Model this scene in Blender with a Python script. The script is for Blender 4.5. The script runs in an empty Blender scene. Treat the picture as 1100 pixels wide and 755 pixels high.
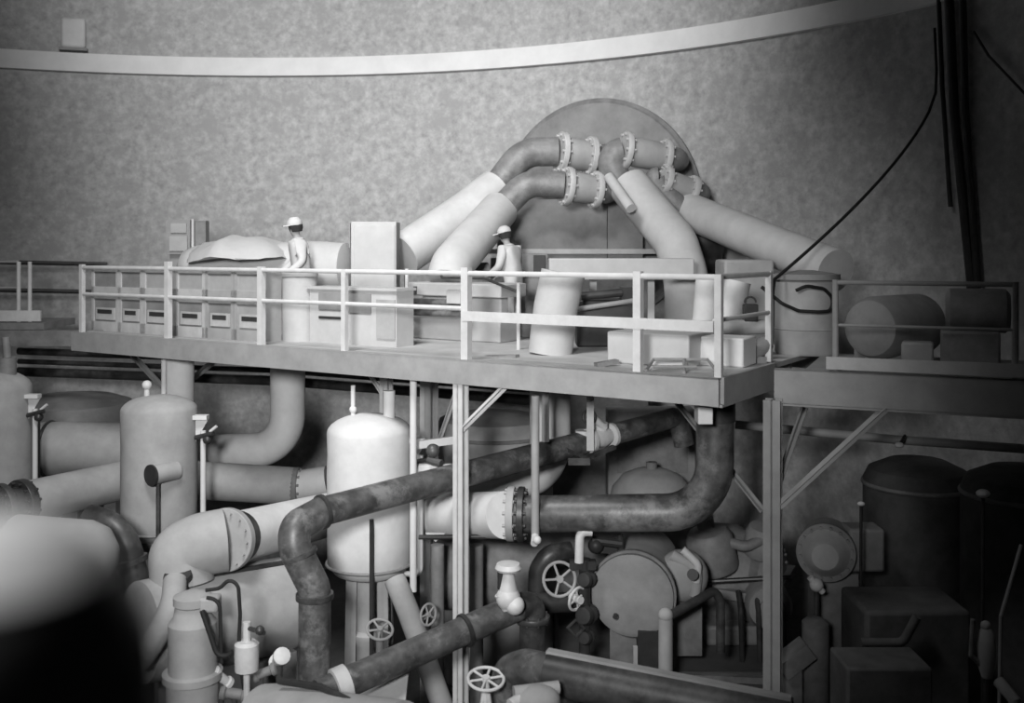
import bpy, math, random
from mathutils import Vector, Matrix
random.seed(7)
S = bpy.context.scene
C = S.collection
F = 1100.0          # focal length in pixels of the 1100 px wide frame
EYE = 7.0           # camera height
HOR = 268.0         # image row of the horizon
PI = math.pi

def P(px, py, Y):
    return Vector(((px-550)/F*Y, Y, EYE-(py-HOR)*Y/F))
def Zat(py, Y): return EYE-(py-HOR)*Y/F

# ------------------------------------------------------------------ materials
def mat(name, v, rough=.7, var=.15, scale=3.0, bump=.0, spec=.3, stretch=(1,1,1), metal=0.0, blotch=0.0, emit=0):
    m = bpy.data.materials.new(name); m.use_nodes = True
    nt = m.node_tree; N = nt.nodes; L = nt.links
    b = N['Principled BSDF']
    b.inputs['Roughness'].default_value = rough
    b.inputs['Metallic'].default_value = metal
    b.inputs['Specular IOR Level'].default_value = spec
    tc = N.new('ShaderNodeTexCoord'); mp = N.new('ShaderNodeMapping')
    mp.inputs['Scale'].default_value = stretch
    L.new(tc.outputs['Object'], mp.inputs['Vector'])
    n1 = N.new('ShaderNodeTexNoise'); n1.inputs['Scale'].default_value = scale
    n1.inputs['Detail'].default_value = 7; n1.inputs['Roughness'].default_value = .65
    L.new(mp.outputs['Vector'], n1.inputs['Vector'])
    r = N.new('ShaderNodeValToRGB')
    lo, hi = max(0, v*(1-var)), min(1, v*(1+var))
    r.color_ramp.elements[0].position = .32; r.color_ramp.elements[1].position = .68
    r.color_ramp.elements[0].color = (lo, lo, lo, 1); r.color_ramp.elements[1].color = (hi, hi, hi, 1)
    L.new(n1.outputs['Fac'], r.inputs['Fac'])
    col = r.outputs['Color']
    if blotch:
        n2 = N.new('ShaderNodeTexNoise'); n2.inputs['Scale'].default_value = scale*.35; n2.inputs['Detail'].default_value = 9
        n2.inputs['Roughness'].default_value = .75
        L.new(mp.outputs['Vector'], n2.inputs['Vector'])
        r2 = N.new('ShaderNodeValToRGB')
        r2.color_ramp.elements[0].position = .5; r2.color_ramp.elements[1].position = .62
        bv = blotch
        r2.color_ramp.elements[0].color = (0, 0, 0, 1); r2.color_ramp.elements[1].color = (1, 1, 1, 1)
        L.new(n2.outputs['Fac'], r2.inputs['Fac'])
        mx = N.new('ShaderNodeMix'); mx.data_type = 'RGBA'
        L.new(r2.outputs['Color'], mx.inputs['Factor']); L.new(col, mx.inputs['A'])
        mx.inputs['B'].default_value = (bv, bv, bv, 1)
        col = mx.outputs['Result']
    L.new(col, b.inputs['Base Color'])
    if bump:
        bp = N.new('ShaderNodeBump'); bp.inputs['Strength'].default_value = bump; bp.inputs['Distance'].default_value = .03
        L.new(n1.outputs['Fac'], bp.inputs['Height']); L.new(bp.outputs['Normal'], b.inputs['Normal'])
    return m

M = dict(
    white=mat('white_paint', .47, .7, .08, 3),
    lagm=mat('cream_lagging', .54, .8, .10, 2.2, .12),
    lag=mat('white_lagging', .63, .8, .10, 2.2, .12),
    lag2=mat('grey_lagging', .35, .8, .14, 2.5, .12),
    paint=mat('pale_paint', .50, .55, .12, 4),
    rail=mat('rail_paint', .56, .55, .10, 5),
    deck=mat('deck_plate', .46, .7, .16, 1.6, .1),
    beam=mat('beam_paint', .31, .6, .14, 3),
    rbeam=mat('grey_beam_paint', .30, .6, .14, 3),
    grey=mat('grey_paint', .25, .6, .18, 3),
    mgrey=mat('machine_grey', .20, .55, .25, 4, .15),
    wall=mat('mottled_shell_steel', .40, .85, .26, 6.0, .25, .2, blotch=.345),
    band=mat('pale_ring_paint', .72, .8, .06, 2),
    conc=mat('dark_concrete', .10, .9, .25, 1.2, .2),
    dark=mat('dark_bare_steel', .035, .42, .5, 3, .1, .5, blotch=.09),
    darkr=mat('worn_dark_steel', .075, .42, .6, 5, .15, .55, blotch=.20),
    shade_dark=mat('shade_dark_metal', .085, .8, .3, 3, .1),  # dark base colour stands in for the lack of light at right
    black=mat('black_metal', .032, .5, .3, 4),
    cast=mat('pale_cast_metal', .58, .45, .12, 6),
    elbow=mat('weathered_elbow_metal', .20, .5, .3, 4, .1, .5, blotch=.12),
    hatch=mat('hatch_plate', .25, .75, .2, 2, .15),
    cloth=mat('white_cotton', .54, .9, .06, 8, .1, .1),
    skin=mat('skin', .30, .6, .08, 10),
    hair=mat('dark_hair', .03, .8, .3, 20),
    tarp=mat('white_sheeting', .52, .85, .06, 3, .2),
    glass=mat('dark_gauge_glass', .05, .25, .2, 3, 0, .5),
    rubber=mat('black_rubber', .02, .7, .2, 5),
)

# ------------------------------------------------------------------ mesh builder
def fillet(pts, br, seg=8):
    pts = [Vector(p) for p in pts]
    if br <= 0 or len(pts) < 3: return pts
    out = [pts[0]]
    for i in range(1, len(pts)-1):
        a, p, c = pts[i-1], pts[i], pts[i+1]
        d1 = (a-p); d2 = (c-p); l1, l2 = d1.length, d2.length
        d1.normalize(); d2.normalize()
        ang = d1.angle(d2)
        if ang > PI-.03: out.append(p); continue
        t = min(br/math.tan(ang/2), l1*.49 if i > 1 else l1*.98, l2*.49 if i < len(pts)-2 else l2*.98)
        rr = t*math.tan(ang/2)
        bis = (d1+d2).normalized(); cen = p+bis*(rr/math.sin(ang/2))
        s = p+d1*t-cen; e = p+d2*t-cen; tot = s.angle(e)
        ax = s.cross(e).normalized()
        for k in range(seg+1):
            out.append(cen+Matrix.Rotation(tot*k/seg, 3, ax) @ s)
    out.append(pts[-1])
    return out

class MB:
    def __init__(s): s.v = []; s.f = []
    def add(s, vs, fs):
        o = len(s.v); s.v += [Vector(v) for v in vs]; s.f += [[o+i for i in f] for f in fs]; return s
    def tube(s, pts, r, n=20, br=0, cap=True, seg=8):
        pts = fillet(pts, br, seg)
        m = len(pts); rs = r if isinstance(r, (list, tuple)) else [r]*m
        tang = []
        for i in range(m):
            t = (pts[min(i+1, m-1)]-pts[i]).normalized()+(pts[i]-pts[max(i-1, 0)]).normalized()
            tang.append(t.normalized())
        up = Vector((0, 0, 1)) if abs(tang[0].z) < .9 else Vector((1, 0, 0))
        u = tang[0].cross(up).normalized()
        vs = []; fs = []
        for i in range(m):
            u = (u-tang[i]*u.dot(tang[i])).normalized(); w = tang[i].cross(u)
            for k in range(n):
                a = 2*PI*k/n
                vs.append(pts[i]+(u*math.cos(a)+w*math.sin(a))*rs[i])
        for i in range(m-1):
            for k in range(n):
                fs.append([i*n+k, i*n+(k+1) % n, (i+1)*n+(k+1) % n, (i+1)*n+k])
        if cap:
            fs.append(list(range(n))[::-1]); fs.append([(m-1)*n+k for k in range(n)])
        return s.add(vs, fs)
    def lathe(s, prof, o, axis=(0, 0, 1), n=40, ref=None):
        o = Vector(o); w = Vector(axis).normalized()
        up = Vector(ref) if ref else (Vector((1, 0, 0)) if abs(w.x) < .9 else Vector((0, 1, 0)))
        u = (up-w*up.dot(w)).normalized(); v = w.cross(u)
        vs = []; fs = []; rings = []
        for r, h in prof:
            if r < 1e-5: rings.append([len(vs)]); vs.append(o+w*h)
            else:
                rings.append(list(range(len(vs), len(vs)+n)))
                for k in range(n):
                    a = 2*PI*k/n; vs.append(o+w*h+(u*math.cos(a)+v*math.sin(a))*r)
        for A, B in zip(rings, rings[1:]):
            if len(A) == 1 and len(B) == 1: continue
            for k in range(n):
                k2 = (k+1) % n
                if len(A) == 1: fs.append([A[0], B[k2], B[k]])
                elif len(B) == 1: fs.append([A[k], A[k2], B[0]])
                else: fs.append([A[k], A[k2], B[k2], B[k]])
        if len(rings[0]) > 1: fs.append(rings[0][::-1])
        if len(rings[-1]) > 1: fs.append(rings[-1])
        return s.add(vs, fs)
    def obox(s, c, ex, ey, ez):
        """box at centre c with half-axis vectors, small chamfer"""
        c = Vector(c); ex, ey, ez = Vector(ex), Vector(ey), Vector(ez)
        vs = [c+ex*i+ey*j+ez*k for i in (-1, 1) for j in (-1, 1) for k in (-1, 1)]
        return s.add(vs, [[0, 1, 3, 2], [4, 6, 7, 5], [0, 4, 5, 1], [2, 3, 7, 6], [0, 2, 6, 4], [1, 5, 7, 3]])
    def box(s, c, sz, rz=0):
        ca, sa = math.cos(rz), math.sin(rz)
        return s.obox(c, (ca*sz[0]/2, sa*sz[0]/2, 0), (-sa*sz[1]/2, ca*sz[1]/2, 0), (0, 0, sz[2]/2))
    def bar(s, a, b, w, h, up=(0, 0, 1)):
        a, b = Vector(a), Vector(b); d = (b-a); l = d.length; d.normalize()
        up = Vector(up)
        if abs(d.dot(up)) > .98: up = Vector((0, 1, 0))
        x = d.cross(up).normalized(); y = x.cross(d)
        return s.obox((a+b)/2, x*w/2, d*l/2, y*h/2)
    def hbeam(s, a, b, w, h, up=(0, 1, 0), t=.02):
        a, b = Vector(a), Vector(b); d = (b-a).normalized(); up = Vector(up)
        x = d.cross(up).normalized(); y = x.cross(d)
        s.bar(a+y*(h/2-t/2), b+y*(h/2-t/2), w, t, y); s.bar(a-y*(h/2-t/2), b-y*(h/2-t/2), w, t, y)
        return s.bar(a, b, t, h, y)
    def torus(s, c, axis, R, r, n=28, m=8, a0=0, a1=2*PI, ref=None):
        c = Vector(c); w = Vector(axis).normalized()
        up = Vector(ref) if ref else (Vector((0, 0, 1)) if abs(w.z) < .9 else Vector((1, 0, 0)))
        u = (up-w*up.dot(w)).normalized(); v = w.cross(u)
        full = abs(a1-a0-2*PI) < 1e-4
        cnt = n if full else n+1
        vs = []; fs = []
        for i in range(cnt):
            a = a0+(a1-a0)*i/n; d = u*math.cos(a)+v*math.sin(a)
            for k in range(m):
                b = 2*PI*k/m; vs.append(c+d*(R+r*math.cos(b))+w*r*math.sin(b))
        for i in range(n):
            j = (i+1) % cnt
            for k in range(m): fs.append([i*m+k, j*m+k, j*m+(k+1) % m, i*m+(k+1) % m])
        return s.add(vs, fs)
    def ball(s, c, r, n=20, sc=(1, 1, 1)):
        o = len(s.v)
        s.lathe([(r*math.sin(PI*i/10), -r*math.cos(PI*i/10)) for i in range(11)], (0, 0, 0), (0, 0, 1), n)
        for i in range(o, len(s.v)):
            v = s.v[i]; s.v[i] = Vector(c)+Vector((v.x*sc[0], v.y*sc[1], v.z*sc[2]))
        return s
    def flange(s, c, axis, R, t, bolts=12, br=.022):
        c = Vector(c); w = Vector(axis).normalized()
        s.lathe([(R*.6, -t/2), (R*.98, -t/2), (R, -t*.4), (R, t*.4), (R*.98, t/2), (R*.6, t/2)], c, w, 36)
        up = Vector((0, 0, 1)) if abs(w.z) < .9 else Vector((1, 0, 0))
        u = (up-w*up.dot(w)).normalized(); v = w.cross(u)
        for k in range(bolts):
            a = 2*PI*(k+.5)/bolts; d = (u*math.cos(a)+v*math.sin(a))*R*.86
            s.lathe([(br, -t*.9), (br, t*.9)], c+d, w, 6)
        return s
    def prism(s, poly, off):
        poly = [Vector(p) for p in poly]; off = Vector(off); n = len(poly)
        return s.add(poly+[p+off for p in poly], [list(range(n))[::-1], [n+i for i in range(n)]]+[[i, (i+1) % n, n+(i+1) % n, n+i] for i in range(n)])

WL = {}
def build(name, mb, m, parent=None, ang=35, bev=0):
    if parent is not None: o0 = WL[parent.name]
    else:
        lo = Vector([min(v[i] for v in mb.v) for i in range(3)]); hi = Vector([max(v[i] for v in mb.v) for i in range(3)])
        o0 = Vector(((lo.x+hi.x)/2, (lo.y+hi.y)/2, lo.z))
    me = bpy.data.meshes.new(name)
    me.from_pydata([v-o0 for v in mb.v], [], mb.f); me.update()
    import bmesh
    bm = bmesh.new(); bm.from_mesh(me); bmesh.ops.recalc_face_normals(bm, faces=bm.faces); bm.to_mesh(me); bm.free()
    me.polygons.foreach_set('use_smooth', [True]*len(me.polygons))
    me.set_sharp_from_angle(angle=math.radians(ang))
    me.materials.append(M[m])
    o = bpy.data.objects.new(name, me); C.objects.link(o)
    if parent is not None: o.parent = parent
    else: o.location = o0
    WL[o.name] = o0
    if bev:
        b = o.modifiers.new('bevel', 'BEVEL'); b.width = bev; b.segments = 2; b.limit_method = 'ANGLE'
    return o
def tag(o, label, cat, group=None):
    o['label'] = label; o['category'] = cat
    if group: o['group'] = group
    return o
def thing(name, label, cat, loc, group=None):
    o = bpy.data.objects.new(name, None); C.objects.link(o)
    o.empty_display_size = .1
    o.location = loc; WL[o.name] = Vector(loc)
    return tag(o, label, cat, group)
def struct(name, mb, m, ang=35):
    o = build(name, mb, m, None, ang); o['kind'] = 'structure'; return o
def one(name, label, cat, mb, m, group=None, ang=35, bev=0):
    return tag(build(name, mb, m, None, ang, bev), label, cat, group)

# ------------------------------------------------------------------ the shell
CX, CY, R = -5.4, 8.3, 14.2
def ring(r0, r1, z0, z1, n=160):
    m = MB(); vs = []; fs = []
    for k in range(n):
        a = 2*PI*k/n; c, s_ = math.cos(a), math.sin(a)
        for r, z in ((r0, z0), (r1, z0), (r1, z1), (r0, z1)): vs.append((CX+r*c, CY+r*s_, z))
    for k in range(n):
        j = (k+1) % n
        for i in range(4): fs.append([4*k+i, 4*j+i, 4*j+(i+1) % 4, 4*k+(i+1) % 4])
    return m.add(vs, fs)
struct('wall_back', ring(R, R+.3, 0, 16), 'wall')
struct('floor', MB().lathe([(R+.3, -.3), (R+.3, 0)], (CX, CY, 0), (0, 0, 1), 120), 'conc')
struct('ceiling', MB().lathe([(R+.3, 0)]+[((R+.3)*math.cos(a*PI/36), 5*math.sin(a*PI/36)) for a in range(1, 18)]+[(0, 5), (0, 5.3)]+
       [((R+.6)*math.cos(a*PI/36), 5.3*math.sin(a*PI/36)) for a in range(17, -1, -1)], (CX, CY, 16), (0, 0, 1), 96), 'conc')
struct('trim_1', ring(R-.13, R, 10.80, 11.19), 'band')

def wallpt(px, py, inset=0):
    d = Vector(((px-550)/F, 1)); c = Vector((CX, CY)); r = R-inset
    a = d.dot(d); b = -2*d.dot(c); cc = c.dot(c)-r*r
    Y = (-b+math.sqrt(b*b-4*a*cc))/2/a
    return P(px, py, Y)
# lamp box on the wall above the ring
p = wallpt(79, 36, .12); inw = (Vector((CX, CY, p.z))-p).normalized(); sd = Vector((-inw.y, inw.x, 0))
t = thing('wall_lamp_box', 'small pale rounded box on the wall above the white ring', 'box', p+Vector((0, 0, -.3)))
build('housing', MB().obox(p, sd*.24, inw*.12, Vector((0, 0, .32))), 'lag', t, bev=.06)
build('base_plate', MB().obox(p+Vector((0, 0, -.34)), sd*.28, inw*.12, Vector((0, 0, .03))), 'grey', t)

# ------------------------------------------------------------------ main platform
A = Vector((-7.11, 16.65)); B = Vector((2.14, 10.70)); U = (B-A).normalized(); LEN = (B-A).length
NB = Vector((-U.y, U.x)); U3 = Vector((U.x, U.y, 0)); N3 = Vector((NB.x, NB.y, 0)); Z3 = Vector((0, 0, 1))
DECK = 5.64
ANG = math.atan2(U.y, U.x)
def L(s, b, z): q = A+U*s+NB*b; return Vector((q.x, q.y, z))
def sp(px, b=0):
    k = (px-550)/F; a = A+NB*b
    return (k*a.y-a.x)/(U.x-k*U.y)
def bx(m, s0, s1, b0, b1, z0, z1):
    return m.obox(L((s0+s1)/2, (b0+b1)/2, (z0+z1)/2), U3*(s1-s0)/2, N3*(b1-b0)/2, Z3*(z1-z0)/2)

pf = thing('platform', 'long pale steel platform on columns crossing the hall above the tanks', 'platform', L(LEN/2, 2, 0))
build('deck', bx(MB(), 0, LEN, .06, 4.3, DECK-.06, DECK), 'deck', pf)
m = MB(); bx(m, -.05, LEN+.03, -.03, .0, 5.38, DECK+.02); bx(m, -.05, LEN+.03, -.03, .12, DECK-.0, DECK+.02); bx(m, -.05, LEN+.03, -.03, .12, 5.36, 5.38)
build('edge_beam', m, 'beam', pf)
m = MB(); bx(m, LEN, LEN+.06, .05, 1.7, 5.38, DECK+.02); bx(m, LEN-.06, LEN+.06, 0, 1.7, 5.35, 5.38)
build('end_beam', m, 'rbeam', pf)
m = MB(); bx(m, -.1, -.02, 0, 4.3, 5.40, DECK+.02)
build('end_beam', m, 'beam', pf)
for bb in (1.4, 2.8, 4.2):
    build('floor_joist', bx(MB(), 0, LEN-.1, bb-.05, bb+.05, 5.34, DECK-.06), 'rbeam', pf)
def col(px, b, w=.14, top=5.38, m='rail'):
    s = sp(px, b); a = L(s, b, 0); c = L(s, b, top)
    mb = MB(); mb.hbeam(a, c, w, w, N3, .02); mb.box(a+Z3*.02, (.34, .34, .04), ANG)
    return build('column', mb, m, pf), s
_, s495 = col(495, .07)
_, s185 = col(184, 1.6)
_, s415 = col(415, 1.45)
_, s461 = col(461, 2.2, .2)
def brace(a, b, w=.1, m='beam', par=None):
    d = (b-a).normalized(); mb = MB()
    mb.bar(a, b, w, .012, N3.cross(d)); mb.bar(a, b, .012, w*.7, N3.cross(d))
    return build('brace', mb, m, par or pf)
brace(L(s185, 1.6, 4.45), L(sp(128, 1.6), 1.6, 5.34), .15)
brace(L(s185, 1.6, 4.45), L(sp(245, 1.6), 1.6, 5.34), .16)
brace(L(s495, .07, 4.78), L(sp(542, .07), .07, 5.36), .12, 'rail')
brace(P(467, 488, 14.2), L(s495-.05, .12, 5.36), .1, 'rail')
brace(L(s415, 1.45, 4.8), L(sp(388, 1.45), 1.45, 5.34), .1, 'rail')

# railing along the front edge
TOP, MID = 6.71, 6.19
gr = thing('guard_rail', 'pale pipe guard rail along the front edge of the main platform', 'railing', L(LEN/2, .08, DECK))
build('top_rail', MB().tube([L(.15, .06, TOP), L(LEN-.05, .06, TOP), L(LEN-.05, 1.85, TOP)], .032, 10), 'rail', gr)
m = MB(); bx(m, sp(495), LEN-.05, .02, .05, MID-.06, MID+.06); build('mid_rail', m, 'rail', gr)
build('mid_rail', MB().tube([L(.15, .06, 6.28), L(sp(495), .06, 6.28)], .03, 10), 'rail', gr)
build('mid_rail', MB().tube([L(LEN-.05, .06, 6.25), L(LEN-.05, 1.85, 6.25)], .025, 10), 'rail', gr)
for px, w, hh in ((88, .07, 6.76), (180, .085, 6.82), (280, .085, 6.76), (370, .07, 6.74), (500, .10, 6.78), (685, .09, 6.76), (772, .075, 6.74)):
    s = sp(px, .06)
    build('post', bx(MB(), s-w/2, s+w/2, .03, .03+w, DECK+.02, hh), 'rail', gr)
build('post', bx(MB(), LEN-.09, LEN-.02, 1.78, 1.85, DECK+.02, 6.74), 'rail', gr)
br_ = thing('inner_rail', 'thin pale handrail set back behind the front rail, over the cable runs', 'railing', L(sp(497, 1.6), 1.6, DECK))
for px in (437, 557):
    s = sp(px, 1.6); build('post', MB().tube([L(s, 1.6, DECK), L(s, 1.6, 6.72 if px == 437 else 6.55)], .028, 10), 'rail', br_)
build('rail', MB().tube([L(sp(437, 1.6), 1.6, 6.66), L(sp(473, 1.6), 1.6, 6.66), L(sp(475, 1.6), 1.6, 6.6), L(sp(520, 1.6), 1.6, 6.6), L(sp(557, 1.6), 1.6, 6.42)], .02, 8), 'dark', br_)

# ------------------------------------------------------------------ right platform
RA = Vector((.2564*11.75, 11.75)); RB = Vector((6.1, 10.45)); RU = (RB-RA).normalized(); RN = Vector((-RU.y, RU.x)); RL = (RB-RA).length
def LR(s, b, z): q = RA+RU*s+RN*b; return Vector((q.x, q.y, z))
def spr(px, b=0):
    k = (px-550)/F; a = RA+RN*b
    return (k*a.y-a.x)/(RU.x-k*RU.y)
RU3 = Vector((RU.x, RU.y, 0)); RN3 = Vector((RN.x, RN.y, 0)); RANG = math.atan2(RU.y, RU.x)
def bxr(m, s0, s1, b0, b1, z0, z1):
    return m.obox(LR((s0+s1)/2, (b0+b1)/2, (z0+z1)/2), RU3*(s1-s0)/2, RN3*(b1-b0)/2, Z3*(z1-z0)/2)
rp = thing('side_platform', 'dark grey platform at the right with deep edge beam and tall braced column', 'platform', LR(RL/2, 1, 0))
build('deck', bxr(MB(), .34, RL, .06, 2.0, DECK-.06, DECK), 'rbeam', rp)
m = MB(); bxr(m, 0, RL, -.03, 0, 5.24, DECK); bxr(m, 0, RL, -.03, .1, 5.22, 5.25); bxr(m, 0, RL, -.03, .06, DECK-.02, DECK)
build('edge_beam', m, 'rbeam', rp)
cs = spr(826)
m = MB(); m.hbeam(LR(.0, -.13, 0), LR(.0, -.13, 5.30), .19, .19, RN3, .025); m.box(LR(0, -.13, .02), (.4, .4, .04), RANG)
build('column', m, 'rbeam', rp)
def cap_(c): return c
for a, b, w in ((P(832, 548, 11.6), P(952, 438, 11.3), .13), (P(832, 530, 11.7), P(864, 438, 12.6), .13), (P(819, 548, 11.65), P(727, 432, 13.4), .12)):
    brace(a, b, w, 'rbeam', rp)
build('gusset_plate', MB().prism([P(935, 437, 11.38), P(965, 437, 11.28), P(948, 447, 11.33)], RN3*.03), 'rbeam', rp)
rr = thing('guard_rail', 'grey pipe guard rail with toe board on the right hand platform', 'railing', LR(RL/2, .05, DECK))
sL, sR = spr(897), spr(1091)
build('top_rail', MB().tube([LR(sL, .05, 6.63), LR(sR, .05, 6.63)], .028, 10), 'beam', rr)
build('mid_rail', MB().tube([LR(sL, .05, 6.15), LR(sR, .05, 6.15)], .018, 10), 'beam', rr)
for s in (sL, sR): build('post', MB().tube([LR(s, .05, DECK), LR(s, .05, 6.66)], .035, 10), 'beam', rr)
build('toe_board', bxr(MB(), spr(888), RL, -.06, -.03, 5.66, 5.80), 'paint', rr)

# ------------------------------------------------------------------ left walkway
t = thing('walkway', 'dark walkway at the far left end, beyond the main platform', 'platform', P(20, 340, 18.2)*1.0)
WY = 18.2
build('deck', MB().box((P(-30, 345, WY).x, WY+.6, Zat(350, WY)), (2.6, 1.3, .12)), 'mgrey', t)
build('toe_board', MB().box((P(-30, 340, WY).x+.25, WY-.06, Zat(339, WY)), (2.0, .04, .19)), 'rail', t)
build('edge_beam', MB().box((P(20, 345, WY).x, WY-.02, Zat(363, WY)), (2.9, .06, .28)), 'mgrey', t)
t = thing('guard_rail', 'slim pale guard rail on the far left walkway', 'railing', P(20, 340, WY))
for px in (20, 32): build('post', MB().tube([P(px, 346, WY), P(px, 281, WY)], .035, 10), 'rail', t)
build('top_rail', MB().tube([P(-60, 281, WY), P(20, 281, WY)], .025, 8), 'beam', t)
build('mid_rail', MB().tube([P(-60, 309, WY), P(20, 309, WY)], .02, 8), 'beam', t)
for i, (py, lab) in enumerate(((282, 'upper dark pipe along the wall left of the meter cabinets'), (312, 'lower dark pipe along the wall left of the meter cabinets'))):
    pts = [wallpt(px, py+(px-30)*.02, .25) for px in (-40, 0, 30, 60, 90, 115)]
    one('wall_pipe', lab, 'pipe', MB().tube(pts, .045, 10), 'dark')

# ------------------------------------------------------------------ meter cabinets on the platform
bnd = [98, 127, 153, 188, 220, 251, 285]
labs = ['leftmost pale meter cabinet behind the platform rail, beside the end post',
        'second pale meter cabinet from the left end of the platform',
        'third pale meter cabinet from the left, just left of the tall rail post',
        'fourth pale meter cabinet, just right of the tall rail post',
        'fifth pale meter cabinet, in front of the white wrapped vessel',
        'rightmost pale meter cabinet, next to the white vertical pipe']
for i in range(6):
    b0 = .55; s0, s1 = sp(bnd[i], b0)+.01, sp(bnd[i+1], b0)-.01
    mid = (s0+s1)/2
    t = thing('meter_cabinet', labs[i], 'cabinet', L(mid, b0+.3, DECK), 'meter cabinets on the platform')
    h = 6.73
    m = MB(); bx(m, s0, s1, b0+.04, b0+.34, DECK, h-.0)
    e = .055
    for (x0, x1, z0, z1) in ((s0, s1, h-.1, h), (s0, s1, 6.18, 6.38), (s0, s1, DECK, 5.80), (s0, s0+e, DECK, h), (s1-e, s1, DECK, h)):
        bx(m, x0, x1, b0, b0+.04, z0, z1)
    build('body', m, 'paint' if i < 4 else 'lag2', t)
    build('upper_panel', bx(MB(), s0+e, s1-e, b0+.025, b0+.04, 6.38, h-.1), 'grey' if i in (0, 1) else 'lag2', t)
    build('meter_recess', bx(MB(), s0+e, s1-e, b0+.025, b0+.04, 5.80, 6.18), 'grey' if i < 5 else 'lag2', t)
    g = build('meter', bx(MB(), s0+e+.07, s1-e-.04, b0-.01, b0+.03, 5.83, 6.03), 'paint', t)
    build('dial', bx(MB(), s0+e+.12, s1-e-.09, b0-.016, b0-.01, 5.93, 6.0), 'glass', g)

# dark boxes with windows standing above
def cbox(px0, px1, py0, py1, Y, dep): return MB().box(((P((px0+px1)/2, 0, Y)).x, Y+dep/2, (Zat(py0, Y)+Zat(py1, Y))/2), ((px1-px0)*Y/F, dep, (py1-py0)*Y/F))
t = thing('control_cabinet', 'dark upright control cabinet with two pale windows above the meter cabinets', 'cabinet', Vector((P(191, 0, 17.3).x, 17.5, DECK)))
build('case', cbox(178, 204, 236, 273, 17.3, .25), 'grey', t)
build('window', cbox(183.5, 200, 240, 250, 17.27, .04), 'lag2', t)
build('window', cbox(182, 201, 253.5, 269.5, 17.27, .04), 'lag2', t)
build('frame_post', MB().box((P(205, 0, 17.3).x, 17.42, (DECK+Zat(235, 17.3))/2), (.04, .06, Zat(235, 17.3)-DECK)), 'paint', t)
build('stand', MB().box((P(190, 0, 17.3).x, 17.45, (DECK+Zat(273, 17.3))/2), (.3, .12, Zat(273, 17.3)-DECK)), 'grey', t)
t = thing('control_cabinet', 'small plain dark cabinet just right of the one with two windows', 'cabinet', Vector((P(213, 0, 17.5).x, 17.6, DECK)))
build('case', cbox(206, 221, 237, 271, 17.5, .2), 'mgrey', t)
build('stand', MB().box((P(213, 0, 17.5).x, 17.6, (DECK+Zat(271, 17.5))/2), (.1, .08, Zat(271, 17.5)-DECK)), 'grey', t)

# ------------------------------------------------------------------ white wrapped vessel and pipes on the deck
def wobble(m, amp, sc):
    from mathutils import noise
    for i, v in enumerate(m.v): m.v[i] = v+Vector(noise.noise_vector(v*sc))*amp
    return m
t = thing('wrapped_vessel', 'long white lagged horizontal vessel lying behind the meter cabinets', 'vessel', P(300, 330, 17.0))
a, b = P(196, 290, 17.3), P(372, 289, 16.7)
d = (b-a).normalized(); ln = (b-a).length
prof = [(0, -.02), (.2, 0), (.34, .1), (.42, .28), (.44, .5)]+[(.44, .5+(ln-.5)*k/20) for k in range(1, 21)]+[(.3, ln+.05), (0, ln+.08)]
build('shell', wobble(MB().lathe(prof, a, d, 40), .05, 1.7), 'tarp', t, 60)
m = MB()
for k in (.25, .6): q = a+d*ln*k; m.box((q.x, q.y, (DECK+q.z)/2-.12), (.14, .55, q.z-DECK-.24), math.atan2(d.y, d.x))
build('saddle', m, 'paint', t)
one('sheeting', 'white crumpled sheeting heaped on top of the lagged vessel', 'sheet', wobble(wobble(MB().lathe([(0, .28), (.3, .25), (.6, .16), (.8, .05), (.9, -.1)], P(262, 272, 16.85), (0, 0, 1), 40), .09, 2.1), .04, 5), 'tarp', None, 70)
one('vertical_pipe', 'white lagged pipe dropping from the deck and bending left, between the upright tanks', 'pipe',
    MB().tube([Vector((P(309, 0, 17.0).x, 17.0, 5.33)), P(309, 482, 17.0), P(200, 486, 17.4)], .285, 28, .62, seg=12), 'lag')
s_ = sp(322, 1.0)
t = thing('vertical_pipe', 'white lagged upright pipe standing on the deck before the left worker', 'pipe', L(s_, 1.0, DECK))
build('lagging', MB().tube([L(s_, 1.0, DECK), L(s_, 1.0, 6.60)], .255, 28), 'white', t)
build('top_cap', MB().lathe([(.27, 0), (.27, .05), (.2, .08), (0, .09)], L(s_, 1.0, 6.60), (0, 0, 1), 28), 'white', t)
# white cabinet
Yc = 15.9
t = thing('white_cabinet', 'tall plain white cabinet standing clear of the rail, left of centre', 'cabinet', Vector((P(400, 0, Yc).x, Yc+.3, DECK)))
build('body', MB().box((P(401, 0, Yc).x, Yc+.3, (DECK+Zat(238, Yc))/2), (49*Yc/F, .55, Zat(238, Yc)-DECK)), 'white', t, bev=.015)
build('door', MB().box((P(402, 0, Yc).x, Yc+.012, (DECK+Zat(240, Yc))/2+.1), (44*Yc/F, .02, Zat(240, Yc)-DECK-.25)), 'white', t, bev=.008)
build('side_panel', MB().box((P(375, 0, Yc).x, Yc+.25, (Zat(266, Yc)+Zat(239, Yc))/2), (.02, .4, 27*Yc/F)), 'grey', t)
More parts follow.
